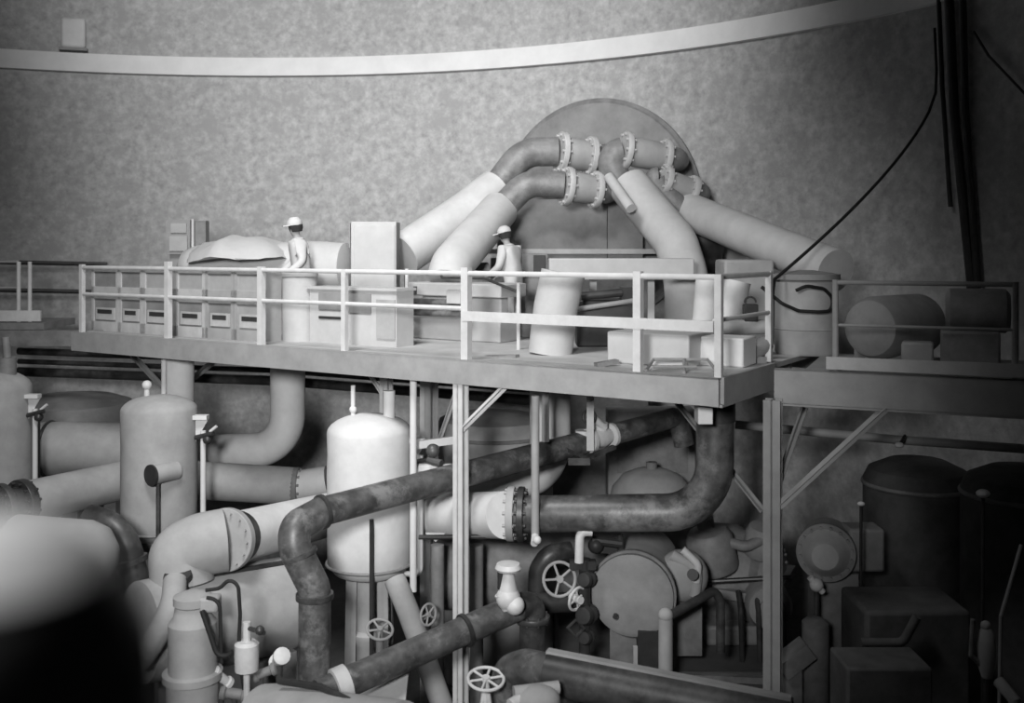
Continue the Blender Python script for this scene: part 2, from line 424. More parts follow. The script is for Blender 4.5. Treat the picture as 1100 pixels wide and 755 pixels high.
# bench with grey panels
t = thing('bench_cabinet', 'low pale cabinet with two grey panels below the white cabinet', 'cabinet', L(sp(368, .9), 1.1, DECK))
m = MB(); bx(m, sp(332, .9), sp(425, .9), .92, 1.3, DECK, 6.42); bx(m, sp(330, .9), sp(427, .9), .88, 1.32, 6.42, 6.46)
build('body', m, 'white', t)
build('panel', bx(MB(), sp(342, .9), sp(367, .9), .90, .93, 6.13, 6.37), 'grey', t)
build('panel', bx(MB(), sp(372, .9), sp(398, .9), .90, .93, 6.10, 6.37), 'grey', t)
build('drawer_gap', bx(MB(), sp(342, .9), sp(366, .9), .905, .93, 5.99, 6.03), 'black', t)
build('side_panel', bx(MB(), sp(404, .9), sp(424, .9), .90, .93, 5.75, 6.3), 'lag2', t)

# pipe runs behind the rail, centre
one('equipment_bench', 'low white bench along the deck behind the front rail, centre', 'bench',
    bx(bx(bx(MB(), sp(440, 2.2), sp(535, 2.2), 2.25, 2.75, DECK, 6.02), sp(436, 2.2), sp(540, 2.2), 2.15, 2.85, 6.3, 6.5), sp(445, 2.2), sp(530, 2.2), 2.4, 2.6, 6.02, 6.3), 'white', bev=.02)
m = MB(); 
for z, bb in ((6.22, 2.0), (6.06, 1.95)):
    m2 = MB().tube([L(sp(432, bb), bb, z), L(sp(498, bb), bb, z)], .05, 12)
    one('cable_run', ('upper' if z > 6.1 else 'lower')+' dark pipe run crossing behind the tall centre rail post', 'pipe', m2, 'darkr')
one('junction_box', 'small white box on the dark pipe runs by the tall rail post', 'box', bx(MB(), sp(481, 1.8), sp(496, 1.8), 1.76, 1.95, 6.22, 6.42), 'white', bev=.01)
one('pipe_bracket', 'dark bent conduit dropping from the inner handrail', 'conduit', MB().tube([L(sp(436, 1.7), 1.7, 6.66), L(sp(436, 1.7), 1.7, 6.36), L(sp(446, 1.7), 1.7, 6.36), L(sp(446, 1.7), 1.7, 6.46)], .03, 8), 'dark')
one('deck_box', 'pair of grey boxes on the deck beside the centre down pipe', 'box', bx(MB(), sp(543, 3.3), sp(574, 3.3), 3.3, 3.6, DECK, 5.93), 'grey', bev=.01)
# centre white down pipe
one('down_pipe', 'white lagged pipe below the deck at centre, bending left behind the sloping pipe', 'pipe',
    MB().tube([Vector((P(591, 0, 15.0).x, 15.0, 5.33)), P(591, 508, 15.0), P(482, 527, 15.95)], .30, 28, .62, seg=12), 'lag')
one('down_pipe', 'white lagged pipe leaning down to the deck at centre, left of the dark blower', 'pipe',
    MB().tube([P(605, 293, 13.4), P(597, 330, 13.4), Vector((P(591, 0, 13.4).x, 13.4, DECK))], .29, 28, .5), 'white')
# duct
Yd = 14.9
t = thing('air_duct', 'white rectangular duct at the centre top of the platform', 'duct', Vector((P(665, 0, Yd).x, Yd+.3, Zat(300, Yd))))
build('casing', MB().box((P(668, 0, Yd).x, Yd+.3, Zat(289, Yd)), (156*Yd/F, .6, 23*Yd/F)), 'white', t, bev=.02)
build('leg', MB().box((P(704, 0, Yd).x, Yd+.5, (DECK+Zat(300, Yd))/2), (.1, .1, Zat(300, Yd)-DECK)), 'white', t)
build('leg', MB().box((P(640, 0, Yd).x, Yd+.5, (DECK+Zat(300, Yd))/2), (.1, .1, Zat(300, Yd)-DECK)), 'white', t)
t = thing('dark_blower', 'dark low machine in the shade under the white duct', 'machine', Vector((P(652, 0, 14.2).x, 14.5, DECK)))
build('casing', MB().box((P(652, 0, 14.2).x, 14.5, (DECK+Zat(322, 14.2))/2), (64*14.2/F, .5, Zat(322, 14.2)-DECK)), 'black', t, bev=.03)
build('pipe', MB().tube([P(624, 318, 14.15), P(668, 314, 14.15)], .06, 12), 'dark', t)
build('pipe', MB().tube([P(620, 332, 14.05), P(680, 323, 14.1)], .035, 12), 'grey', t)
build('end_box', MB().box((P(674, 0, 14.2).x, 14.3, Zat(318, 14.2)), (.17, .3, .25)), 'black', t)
one('crate', 'white low crate on the deck below the centre mid rail', 'crate', bx(MB(), sp(652, .8), sp(740, .8), .8, 1.5, DECK, 6.02), 'white', bev=.02)
one('deck_plank', 'dark narrow plank lying on the deck near the centre edge', 'plank', MB().bar(P(640, 392, 11.9), P(663, 388, 12.0), .1, .05), 'mgrey')
one('deck_plank', 'dark bent strip lying on the deck right of the tall centre post', 'plank', MB().bar(P(515, 384, 13.2), P(556, 383, 12.9), .1, .05), 'mgrey')
one('deck_trestle', 'low thin wire trestle lying on the deck before the white crate', 'trestle',
    MB().tube([P(694, 398, 11.3), P(702, 386, 11.6), P(760, 386, 11.5), P(768, 396, 11.1)], .018, 8).tube([P(702, 394, 11.3), P(748, 394, 11.3)], .018, 8).tube([P(735, 386, 11.5), P(735, 400, 11.2)], .018, 8), 'grey')

# ------------------------------------------------------------------ wall hatch and the pipe elbows
Yh = 20.3
hc = Vector((P(640, 225, Yh).x, Yh, Zat(225, Yh)))
hd = (Vector((CX, CY, 0))-Vector((hc.x, hc.y, 0))).normalized(); hd = Vector((-.5, -.866, 0)).normalized()
hc = wallpt(641, 226, .22)
t = thing('access_hatch', 'large round grey hatch bulging from the curved wall behind the elbows', 'hatch', hc+Vector((0, 0, -2.1)))
build('door', MB().lathe([(2.12, 0), (2.12, .10), (1.9, .16), (1.2, .21), (0, .24)], hc, hd, 72), 'hatch', t, 25)
build('rim', MB().lathe([(2.12, -.0), (2.22, -.0), (2.22, .07), (2.16, .10), (2.12, .09)], hc, hd, 72), 'mgrey', t)
Yk = 18.9
t = thing('hatch_housing', 'grey flat housing with dark right side below the pipe elbows', 'housing', Vector((P(610, 0, Yk).x, Yk, 0)))
build('front_panel', MB().box((P(593, 0, Yk).x, Yk+.12, (Zat(214, Yk)+Zat(277, Yk))/2), (118*Yk/F, .2, 63*Yk/F)), 'hatch', t)
build('side_panel', MB().box((P(672, 0, Yk).x, Yk+.14, (Zat(214, Yk)+Zat(277, Yk))/2), (38*Yk/F, .14, 63*Yk/F)), 'grey', t)
build('sill', MB().box((P(615, 0, Yk).x, Yk+.0, Zat(270, Yk)), (180*Yk/F, .2, .09)), 'paint', t)
build('pedestal', MB().box((P(612, 0, Yk).x, Yk+.3, Zat(277, Yk)/2), (170*Yk/F, .4, Zat(277, Yk))), 'mgrey', t)

def elbow_pipe(label, elb, ringpts, end, Y, r, lead):
    """dark elbow rising out of a lagged pipe, then two pale flanges and a coupling, then into the hatch"""
    t = thing('pipe_elbow', label, 'pipe', P(elb[0][0], elb[0][1], Y), 'elbows before the hatch')
    pts = [P(x, y, Y) for x, y in elb]
    build('bend', MB().tube(pts, r, 24, r*2.2, seg=12), 'elbow', t)
    (x1, y1), (x2, y2) = ringpts
    a, b = P(x1, y1, Y), P(x2, y2, Y+.15); d = (b-a).normalized()
    build('flange', MB().flange(a, d, r*1.45, .10, 10), 'paint', t)
    build('coupling', MB().lathe([(r*.95, 0), (r*1.1, (b-a).length*.3), (r*1.1, (b-a).length*.7), (r*.95, (b-a).length)], a, d, 28), 'lag2', t)
    build('flange', MB().flange(b, d, r*1.4, .10, 10), 'paint', t)
    build('tail', MB().tube([b, b+d*.2, P(end[0], end[1], 19.05)], r*.9, 20, r), 'elbow', t)
    return t
elbow_pipe('upper left pipe elbow before the round hatch, nearest the left lagged pipe', [(532, 203), (562, 163), (600, 163)], [(603, 164), (634, 168)], (650, 168), 18.3, .26, 0)
elbow_pipe('lower left pipe elbow, under the upper left one', [(535, 228), (566, 196), (606, 199)], [(609, 200), (640, 204)], (652, 205), 17.6, .235, 0)
elbow_pipe('upper right pipe elbow before the round hatch, above the steep white pipe', [(672, 208), (650, 166), (668, 162)], [(672, 162), (714, 169)], (728, 172), 17.7, .235, 0)
elbow_pipe('lower right pipe elbow, at the top of the long sloping white pipe', [(733, 226), (700, 191), (706, 191)], [(714, 194), (743, 204)], (750, 203), 17.6, .185, 0)

# white sloping lagged pipes
one('sloping_pipe', 'white lagged pipe sloping down left from the upper left elbow', 'pipe', MB().tube([P(532, 203, 18.3), P(500, 228, 17.9), P(432, 274, 17.0)], .36, 28, .3), 'lagm')
one('sloping_pipe', 'steep white lagged pipe dropping from the lower left elbow', 'pipe', MB().tube([P(536, 226, 17.6), P(484, 286, 15.75), P(482, 300, 15.65)], .33, 28, .5), 'lagm')
one('sloping_pipe', 'steep white lagged pipe right of centre, bending down behind the duct', 'pipe', MB().tube([P(676, 200, 17.5), P(726, 260, 16.5), P(738, 300, 16.0), P(738, 361, 16.0)], .35, 28, .8), 'lagm')
one('cap_rod', 'small pale round rod beside the top of the steep white pipe', 'rod', MB().tube([P(654, 190, 17.0), P(678, 224, 16.4)], .088, 14), 'lagm')
one('sloping_pipe', 'long white lagged pipe sloping down to the right above the grey tank', 'pipe', MB().tube([P(737, 225, 17.8), P(830, 264, 15.6), P(898, 291, 14.3)], .31, 28, .4), 'lagm')
t = thing('vent_hood', 'dark tapered hood in the gap between the two right white pipes', 'hood', Vector((P(754, 0, 18.1).x, 18.3, 0)))
hb0 = P(754, 297, 18.1)
build('shell', MB().lathe([(.22, 0), (.33, .2), (.40, .6), (.42, 1.1), (.38, 1.12)], hb0, (0, 0, 1), 28), 'dark', t)
build('stem', MB().tube([hb0, Vector((hb0.x, 18.1, 0.0))], .12, 14), 'grey', t)
one('pale_casing', 'pale grey box casing behind the rail, left of the grey drum', 'box', MB().box((P(806, 0, 14.6).x, 15.0, (DECK+Zat(279, 14.6))/2), (54*14.6/F, .7, Zat(279, 14.6)-DECK)), 'lag2', bev=.04)

# ------------------------------------------------------------------ right end of the platform
tk = P(866, 390, 13.4)
t = thing('grey_tank', 'upright pale grey drum where the two platforms meet, hose looped on it', 'tank', tk)
H = Zat(300, 13.4)-DECK
build('shell', MB().lathe([(.38, DECK-tk.z), (.40, DECK-tk.z+.03), (.40, DECK-tk.z+H*.33), (.41, DECK-tk.z+H*.34), (.40, DECK-tk.z+H*.35), (.40, DECK-tk.z+H*.97), (.36, DECK-tk.z+H), (0, DECK-tk.z+H+.05)], tk, (0, 0, 1), 36), 'lag2', t)
build('lid', MB().lathe([(.43, 0), (.43, .07), (.1, .12), (0, .12)], tk+Z3*(DECK-tk.z+H), (0, 0, 1), 36), 'grey', t)
one('hose', 'black hose looped round the grey drum at the platform end', 'hose',
    MB().tube([P(818, 308, 12.85), P(840, 326, 12.75), P(858, 334, 12.8), P(880, 335, 12.8), P(893, 334, 12.95), P(895, 320, 12.95), P(885, 310, 12.85), P(866, 307, 12.75), P(855, 312, 12.75)], .022, 10, .15), 'rubber')
pts = [wallpt(1004, 30, .12), wallpt(1006, 75, .12)]
for k in range(25):
    u = k/24
    x = 1005-(1005-832)*u; y = 100+(300-100)*(u**.72) ; pts.append(P(x, y, 15.7-2.7*u))
pts.append(P(830, 316, 13.0))
one('cable', 'black cable sagging from the upper right down to the grey drum', 'cable', MB().tube(pts, .022, 8), 'rubber')
one('riser_pipe', 'white short riser pipe behind the rail, left of the corner post', 'pipe', MB().tube([P(760, 300, 12.9), P(757, 340, 12.9), Vector((P(750, 340, 12.9).x, 12.9, DECK))], .15, 20, .3), 'lag')
one('riser_pipe', 'white short riser pipe just right of the corner post', 'pipe', MB().tube([P(793, 302, 12.9), P(783, 345, 12.9), Vector((P(783, 345, 12.9).x, 12.9, DECK))], .16, 20, .3), 'lag')
t = thing('lamp_box', 'small dark box hanging by its handle near the grey drum', 'box', P(806, 346, 12.6))
build('case', MB().box(P(806, 336, 12.6), (.17, .14, .22)), 'black', t, bev=.015)
build('handle', MB().torus(P(806, 325, 12.6), (0, 1, 0), .07, .012, 16, 6, -PI/2, PI/2), 'dark', t)
one('cross_pipe', 'grey horizontal pipe between the corner post and the grey drum', 'pipe', MB().tube([P(752, 352, 12.55), P(822, 351, 12.6)], .09, 16), 'lag2')
one('crate', 'white box crate on the deck right behind the corner post', 'crate', bx(MB(), sp(748, 1.2), sp(800, 1.2), 1.15, 1.6, DECK, 5.98), 'lag', bev=.02)
t = thing('deck_motor', 'dark small motor on the deck between white crate and grey drum', 'motor', P(815, 388, 12.3))
build('barrel', MB().lathe([(.06, -.2), (.11, -.18), (.11, .15), (.07, .2)], P(812, 376, 12.3), (.6, .1, .3), 20), 'mgrey', t)
build('foot', MB().box(P(812, 386, 12.3), (.22, .16, .08)), 'mgrey', t)
# conduits on the wall at right
for lab, xs, r in (('thin dark conduit dropping down the right wall, left of the thick ones', [(1008, -10), (1012, 90), (1021, 222)], .035),
                   ('thick dark conduit down the right wall, left of a pair', [(1019, -10), (1025, 120), (1043, 300), (1046, 372)], .07),
                   ('thick dark conduit down the right wall, right of a pair', [(1034, -10), (1037, 120), (1050, 300), (1052, 372)], .055)):
    one('wall_conduit', lab, 'conduit', MB().tube([wallpt(x, y, .12) for x, y in xs], r, 10), 'black')
one('wire', 'thin black wire slanting across the dark upper right corner', 'wire', MB().tube([wallpt(1046, 34, .1), wallpt(1062, 60, .1), wallpt(1105, 105, .1)], .02, 8), 'black')
# vessel on the right platform
c0 = LR(spr(940, 1.0), 1.0, 0); c0.z = Zat(352, c0.y)
t = thing('round_vessel', 'dark grey round vessel end standing behind the right platform rail', 'vessel', Vector((c0.x, c0.y, DECK)))
build('shell', MB().lathe([(0, -.22), (.2, -.2), (.33, -.12), (.38, 0), (.38, 1.0), (.3, 1.1)], c0, RN3+RU3*.5, 36), 'grey', t)
build('saddle', MB().box((c0.x+.15, c0.y+.25, (DECK+c0.z-.3)/2), (.5, .4, c0.z-.3-DECK)), 'grey', t)
one('deck_box', 'small pale box on the right platform beside the round vessel', 'box', bxr(MB(), spr(968, .35), spr(1003, .35), .35, .6, DECK, 5.96), 'beam', bev=.03)
t = thing('machine_block', 'dark machine block in shadow on the right platform', 'machine', LR(spr(1030, 1.0), 1.0, DECK))
build('base', bxr(MB(), spr(1010, 1.0), spr(1075, 1.0), 1.0, 1.6, DECK, 6.05), 'mgrey', t, bev=.03)
build('barrel', MB().lathe([(.2, -.35), (.26, -.3), (.26, .3), (.2, .35)], LR(spr(1050, 1.3), 1.3, 6.28), RU3, 24), 'mgrey', t)

# ------------------------------------------------------------------ under the platform: wall pipes
for i, (py, r) in enumerate(((385, .07), (396, .05), (407, .09))):
    lab = ('top', 'middle', 'lowest')[i]+' of three dark pipes along the wall under the platform'
    one('wall_pipe', lab, 'pipe', MB().tube([P(20, py-8, 19.8), P(300, py+2, 18.8), P(600, py+25, 17.2)], r, 14), 'dark')
one('wall_pipe', 'pale thin pipe running right under the dark platform beam', 'pipe', MB().tube([P(790, 456, 14.2), P(960, 472, 13.6), P(1100, 482, 13.0)], .06, 12), 'beam')

# vertical tanks
def tank(label, px, w, ytop, ydome, ybot, Y, mname='lag2'):
    c = P(px, ybot, Y); r = w/2*Y/F; zb = c.z; zt = Zat(ydome, Y); zc = Zat(ytop, Y)+.0
    t = thing('vertical_tank', label, 'tank', Vector((c.x, Y, 0)), 'upright tanks under the platform')
    h = zt-zb
    prof = [(0, -.16), (r*.5, -.13), (r*.85, -.05), (r, .08)]+[(r, .08+(h-.08)*k/6) for k in range(1, 7)]
    dz = zc-zt
    for k in range(1, 8):
        a = PI/2*k/7; prof.append((r*math.cos(a) if k < 7 else 0, h+dz*math.sin(a)))
    build('shell', wobble(MB().lathe(prof, Vector((c.x, Y, zb)), (0, 0, 1), 48), .012, 3), mname, t, 50)
    m = MB()
    m.torus(Vector((c.x, Y, zb+.06)), (0, 0, 1), r+.005, .022, 48)
    build('bottom_band', m, 'mgrey', t)
    # lug bracket and stand pipe on the right side
    x1 = c.x+r
    m = MB(); m.box((x1+.07, Y-.05, zt-.10), (.24, .14, .06)); m.prism([(x1-.02, Y-.02, zt-.13), (x1+.19, Y-.02, zt-.13), (x1-.02, Y-.02, zt-.5)], (0, .03, 0))
    build('lug', m, 'lag', t)
    build('gauge_pipe', MB().tube([(x1+.12, Y-.05, zt-.3), (x1+.12, Y-.05, zb-.1), (x1-.1, Y, zb-.1)], .04, 12, .1), 'lag', t)
    v = build('gauge_cock', MB().tube([(x1+.0, Y-.05, zt-.4), (x1+.3, Y-.15, zt-.32)], .035, 10).ball((x1+.2, Y-.1, zt-.42), .07), 'dark', t)
    build('handle', MB().tube([(x1+.24, Y-.12, zt-.3), (x1+.34, Y-.12, zt-.22)], .022, 8), 'cast', v)
    return t, c, r, zb, zt
t1, c, r, zb, zt = tank('pale upright tank with dark round port, left of the pair', 171, 79, 424, 440, 570, 15.0, 'lag2')
pz = Zat(511, 14.3)-zb
build('port', MB().tube([c+Vector((.36, -r+.2, pz)), c+Vector((.13, -r-.12, pz))], .135, 20), 'lag2', t1)
build('port_cover', MB().lathe([(.15, 0), (.15, .03), (0, .03)], c+Vector((.128, -r-.122, pz)), Vector((-.23, -.32, 0)), 24), 'black', t1)
build('drain_rod', MB().tube([c+Vector((.19, -r-.06, pz-.1)), c+Vector((.19, -r-.06, -.25))], .03, 8), 'dark', t1)
build('skirt', MB().lathe([(r*.72, -zb), (r*.72, 0)], Vector((c.x, 15.0, zb)), (0, 0, 1), 32), 'mgrey', t1)
build('top_valve', MB().tube([Vector((c.x-.18, 15, zt+.12)), Vector((c.x-.18, 15, zt+.42))], .04, 10).ball(Vector((c.x-.18, 15, zt+.36)), .07), 'cast', t1)
t2, c2, r2, zb2, zt2 = tank('pale upright domed tank at left centre, behind the sloping dark pipe', 397, 90, 444, 464, 608, 13.6, 'lag')
build('drain_rod', MB().tube([c2+Vector((.11, -r2-.05, .78)), c2+Vector((.11, -r2-.05, -1.15))], .028, 8), 'black', t2)
for sx in (-1, 1):
    for sy in (-1, 1):
        build('leg', MB().hbeam(Vector((c2.x+sx*.24, 13.6+sy*.24, 0)), Vector((c2.x+sx*.2, 13.6+sy*.2, zb2-.02)), .14, .12), 'lag2', t2)
build('skirt', MB().lathe([(.24, 0), (.24, 1.1), (.3, 1.2), (.3, 1.26), (.24, 1.3), (.24, 2.0)], Vector((c2.x, 13.6, zb2-2.1)), (0, 0, 1), 28), 'lag2', t2)
build('top_valve', MB().tube([Vector((c2.x-.22, 13.6, zt2+.15)), Vector((c2.x-.22, 13.6, zt2+.62))], .03, 10).ball(Vector((c2.x-.22, 13.6, zt2+.3)), .05), 'lag', t2)
build('top_nozzle', MB().tube([Vector((c2.x+.26, 13.6, zt2+.1)), Vector((c2.x+.26, 13.6, zt2+.55))], .08, 14), 'lag', t2)
t0, c0_, r0_, zb0, zt0 = tank('pale upright tank cut off by the left edge of the picture', -6, 74, 398, 418, 545, 16.0, 'lag2')
build('skirt', MB().lathe([(r0_*.72, -zb0), (r0_*.72, 0)], Vector((c0_.x, 16.0, zb0)), (0, 0, 1), 32), 'mgrey', t0)
build('top_nozzle', MB().tube([P(8, 405, 16), P(8, 384, 16)], .13, 16).tube([P(8, 384, 16), P(6, 362, 16)], .06, 12), 'mgrey', t0)
one('vertical_pipe', 'white lagged upright pipe between tank with dark port and platform', 'pipe', MB().tube([P(192, 385, 16.2), P(192, 470, 16.2)], .235, 24), 'lag')
one('vertical_pipe', 'slim white pipe left of the lagged pipe above the ported tank', 'pipe', MB().tube([P(176, 384, 15.95), P(176, 424, 15.95)], .04, 12), 'lag')

# left horizontal pipes
pa, pb = P(30, 539, 14.6), P(150, 512, 16.3)
d = (pb-pa).normalized()
t = thing('horizontal_pipe', 'white lagged pipe at far left with dark flanged end, passing behind the tank', 'pipe', pa+Vector((0, 0, -.3)))
build('lagging', MB().tube([pa, pb, P(315, 522, 16.6)], .30, 28, .5), 'lag2', t)
build('flange', MB().flange(pa-d*.1, d, .34, .12), 'dark', t)
build('stub', MB().tube([pa-d*.5, pa], .24, 24), 'dark', t)
build('flange', MB().flange(pa-d*.42, d, .34, .10), 'dark', t)
build('end_flange', MB().flange(P(318, 522, 16.6), (1, 0, 0), .3, .1), 'mgrey', t)
build('end_stub', MB().tube([P(318, 522, 16.6), P(352, 516, 16.6)], .24, 20), 'lag', t)
a, b = P(44, 482, 17.6), P(140, 482, 17.6)
t = thing('horizontal_vessel', 'grey horizontal vessel half in shade between the two left tanks', 'vessel', Vector(((a.x+b.x)/2, 17.6, 0)))
build('shell', MB().lathe([(.3, -.1), (.45, 0), (.46, .1), (.46, 2.0)], a, (1, 0, 0), 36), 'lag2', t)
build('band', MB().torus(a+Vector((.15, 0, 0)), (1, 0, 0), .46, .03), 'dark', t)
for k in (.4, 1.3): build('saddle', MB().box((a.x+k, 17.6, (a.z-.4)/2), (.2, .6, a.z-.4)), 'mgrey', t)
one('support_post', 'dark upright post between the far left tank and the grey vessel', 'post', MB().hbeam(Vector((P(37, 0, 16.9).x, 16.9, 0)), P(37, 452, 16.9), .14, .12), 'black')
# second sloping white pipe with its pale valve body
qa, qb = P(246, 579, 12.2), P(385, 545, 15.4)
d = (qb-qa).normalized()
t = thing('pipe_fitting', 'pale bulbous pipe fitting with bolted flange, under the ported tank', 'valve', P(203, 640, 12.0))
build('body', MB().tube([P(190, 640, 11.9), P(192, 592, 11.95), qa-d*.12], [.22]*1+[.30]*1+[.32], 28) if False else
      wobble(MB().tube([P(196, 628, 11.9), P(192, 594, 11.95), P(215, 585, 12.0), qa-d*.1], .36, 28, .3, seg=8), .02, 3), 'lag2', t, 60)
build('flange', MB().flange(qa-d*.05, d, .37, .10, 14, .015), 'lag2', t)
build('gasket_ring', MB().lathe([(.31, 0), (.31, .2)], qa, d, 28), 'dark', t)
build('slot', MB().lathe([(.0, -.02), (.15, -.02), (.16, 0), (.15, .04), (0, .04)], P(191, 620, 11.57), (.02, -.3, 1), 24), 'black', t)
one('sloping_pipe', 'white lagged pipe rising right from the bolted valve, behind the domed tank', 'pipe', MB().tube([qa+d*.18, qb], .305, 28), 'lag')
# pale + dark low cross pipe
t = thing('cross_pipe', 'long dark pipe under the platform, turning up at its right end', 'pipe', P(650, 570, 12.4))
build('lagging', MB().tube([P(430, 554, 14.9), P(470, 553, 14.0), P(543, 553, 12.7)], .29, 28, .5), 'lag', t)
build('flange', MB().flange(P(549, 552, 12.62), (1, -.1, 0), .33, .09), 'lag2', t)
build('flange', MB().flange(P(560, 552, 12.58), (1, -.1, 0), .33, .08), 'dark', t)
build('pipe', MB().tube([P(548, 552, 12.6), P(768, 550, 12.0), P(768, 436, 12.0)], .22, 32, .62, seg=16), 'darkr', t)
build('neck', MB().tube([P(768, 452, 12.0), P(768, 430, 12.0)], .235, 24), 'dark', t)
one('hanger_box', 'pale square box tucked under the platform corner beside the dark riser', 'box', cbox(750, 766, 430, 456, 11.3, .25), 'lag', bev=.01)
one('saddle_strap', 'pale strap on the lagged cross pipe beside the column', 'bracket', MB().prism([P(457, 573, 13.1), P(478, 573, 13.1), P(468, 582, 13.1)], (0, .05, 0)), 'cast')

# large heat exchanger shell low left
ha, hb = P(150, 679, 11.6), P(322, 645, 13.0)
d = (hb-ha).normalized(); ln = (hb-ha).length
t = thing('heat_exchanger', 'big pale rounded horizontal shell behind the hoses, low left', 'vessel', Vector(((ha.x+hb.x)/2, (ha.y+hb.y)/2, 0)))
build('shell', MB().lathe([(.45, -.02), (.56, 0)]+[(.57, ln*k/8) for k in range(1, 8)]+[(.56, ln-.2), (.5, ln-.05), (.3, ln+.06), (0, ln+.1)], ha, d, 48), 'lag2', t)
build('shadow_strip', MB().tube([ha+d*ln*.3+Vector((0, -.2, .56)), hb-d*.1+Vector((0, -.2, .56))], .04, 8), 'black', t)  # black tube put in for the shadow line along the shell
for k in (.25, .8): q = ha+d*ln*k; build('saddle', MB().box((q.x, q.y, (q.z-.45)/2), (.2, .9, q.z-.45), math.atan2(d.y, d.x)), 'mgrey', t)
t = thing('dark_bend', 'dark bent pipe curving down in the gap left of the bolted valve', 'pipe', Vector((P(150, 0, 13.2).x, 13.2, 0)))
build('pipe', MB().tube([P(96, 556, 13.4), P(132, 566, 13.2), P(150, 640, 13.2), Vector((P(152, 0, 13.2).x, 13.2, 0))], .17, 22, .5), 'dark', t)
build('collar', MB().lathe([(.17, -.04), (.21, -.03), (.21, .03), (.17, .04)], P(141, 602, 13.2), P(150, 640, 13.2)-P(132, 566, 13.2), 24), 'dark', t)

one('end_bell', 'pale rounded pipe end behind the blurred foreground post', 'pipe', MB().lathe([(0, -.06), (.2, -.02), (.36, .12), (.42, .3), (.42, 1.2), (.3, 1.3)], P(100, 600, 12.0)+Vector((.2, 0, 0)), (-1, .1, .05), 36), 'lag2')

# small pump below valve, with hoses
pc = P(207, 660, 10.85)
t = thing('pump_motor', 'grey upright pump motor below the bolted valve, bottom left', 'pump', Vector((pc.x, 10.85, 0)))
build('barrel', MB().lathe([(.27, -2.0), (.27, -.68), (.31, -.67), (.31, -.60), (.25, -.59), (.25, -.08), (.2, -.02), (.18, .1), (.2, .12), (.2, .2), (.1, .24), (0, .25)], pc+Vector((0, 0, 0)), (0, 0, 1), 32), 'lag2', t)
build('base', MB().lathe([(.36, -pc.z), (.36, -2.0)], pc, (0, 0, 1), 28), 'mgrey', t)
build('head', MB().box(pc+Vector((.2, -.05, .14)), (.2, .2, .16)), 'lag2', t, bev=.03)
one('curved_pipe', 'pale curved pipe left of the pump motor', 'pipe', MB().tube([P(188, 624, 11.5), P(186, 650, 11.2), P(168, 684, 11.0), P(150, 710, 11.0)], .13, 20, .5), 'lag2')
for lab, pts in (('dark hose arching right from the pump head, longest of three', [(221, 634), (236, 632), (246, 622), (256, 628), (258, 660), (256, 700), (262, 740)]),
                 ('dark hose slanting down from the pump head, left of three', [(217, 656), (226, 682), (236, 712), (250, 700)]),
                 ('dark short hose bent downward between the other two pump hoses', [(222, 642), (236, 643), (237, 680), (238, 712)])):
    one('hose', lab, 'hose', MB().tube([P(x, y, 10.6) for x, y in pts], .028 if 'slant' in lab else .02, 8, .12), 'rubber')
t = thing('filter_bowl', 'small white filter canister on a thin stem beside the hoses', 'filter', P(265, 760, 10.6))
build('bowl', MB().lathe([(.06, -.17), (.12, -.15), (.125, 0), (.125, .12), (.09, .15)], P(265, 704, 10.6), (0, 0, 1), 24), 'cast', t)
build('stem', MB().tube([P(265, 690, 10.6), P(265, 668, 10.6)], .04, 10).tube([P(265, 718, 10.6), P(265, 800, 10.6)], .035, 10), 'cast', t)
build('handle', MB().tube([P(265, 674, 10.6), P(284, 680, 10.5)], .025, 8).ball(P(279, 677, 10.5), .05), 'dark', t)
# valve clutter bottom left
for i, (x, y, s, lab) in enumerate(((238, 728, .07, 'small pale fitting below the hoses, upper of the bottom left cluster'), (252, 745, .08, 'small grey fitting at the bottom left cluster, lowest'),
                               (285, 722, .07, 'small dark fitting right of the white filter canister'), (232, 748, .06, 'small pale fitting at the picture bottom, left of the cluster'),
                               (300, 708, .09, 'pale rounded fitting under the big shell, right of the canister'))):
    ax = Vector((random.uniform(-1, 1), random.uniform(-.5, .5), random.uniform(-.4, 1))).normalized()
    t = thing('pipe_fitting', lab, 'fitting', P(x, y, 10.9))
    build('body', MB().lathe([(s*.6, -s*2), (s, -s*1.8), (s, -s*1.2), (s*.7, -s), (s*.7, s), (s, s*1.2), (s, s*1.8), (s*.6, s*2)], P(x, y, 10.9), ax, 16), 'cast' if i in (0, 3, 4) else 'mgrey', t)
    build('stem', MB().tube([P(x, y, 10.9), Vector((P(x, y, 10.9).x, 10.9, 0))], s*.4, 10), 'dark', t)

# ------------------------------------------------------------------ dark sloping pipe A with riser
pathA = [P(338, 800, 11.2), P(338, 640, 11.2), P(312, 572, 11.25), P(335, 553, 11.45), P(640, 470, 14.5)]
t = thing('sloping_pipe', 'long dark pipe sloping up right across the domed tank, with elbow and riser', 'pipe', Vector((P(338, 0, 11.2).x, 11.2, 0)))
r_ = .165
build('riser', MB().tube([Vector((pathA[1].x, 11.2, 0)), P(338, 632, 11.2), P(316, 588, 11.2), P(316, 566, 11.25), P(345, 550, 11.65)], r_+.01, 28, .28, seg=10), 'darkr', t)
build('run', MB().tube([P(340, 551, 11.6), P(626, 476, 14.4)], r_, 28), 'darkr', t)
dA = (P(626, 476, 14.4)-P(340, 551, 11.6)).normalized()
build('weld_collar', MB().lathe([(r_, -.03), (r_+.03, -.02), (r_+.03, .02), (r_, .03)], P(346, 549.5, 11.65), dA, 28), 'dark', t)
build('flange', MB().lathe([(r_, -.04), (r_+.04, -.03), (r_+.04, .03), (r_, .04)], P(338, 640, 11.2), (0, 0, 1), 28), 'dark', t)
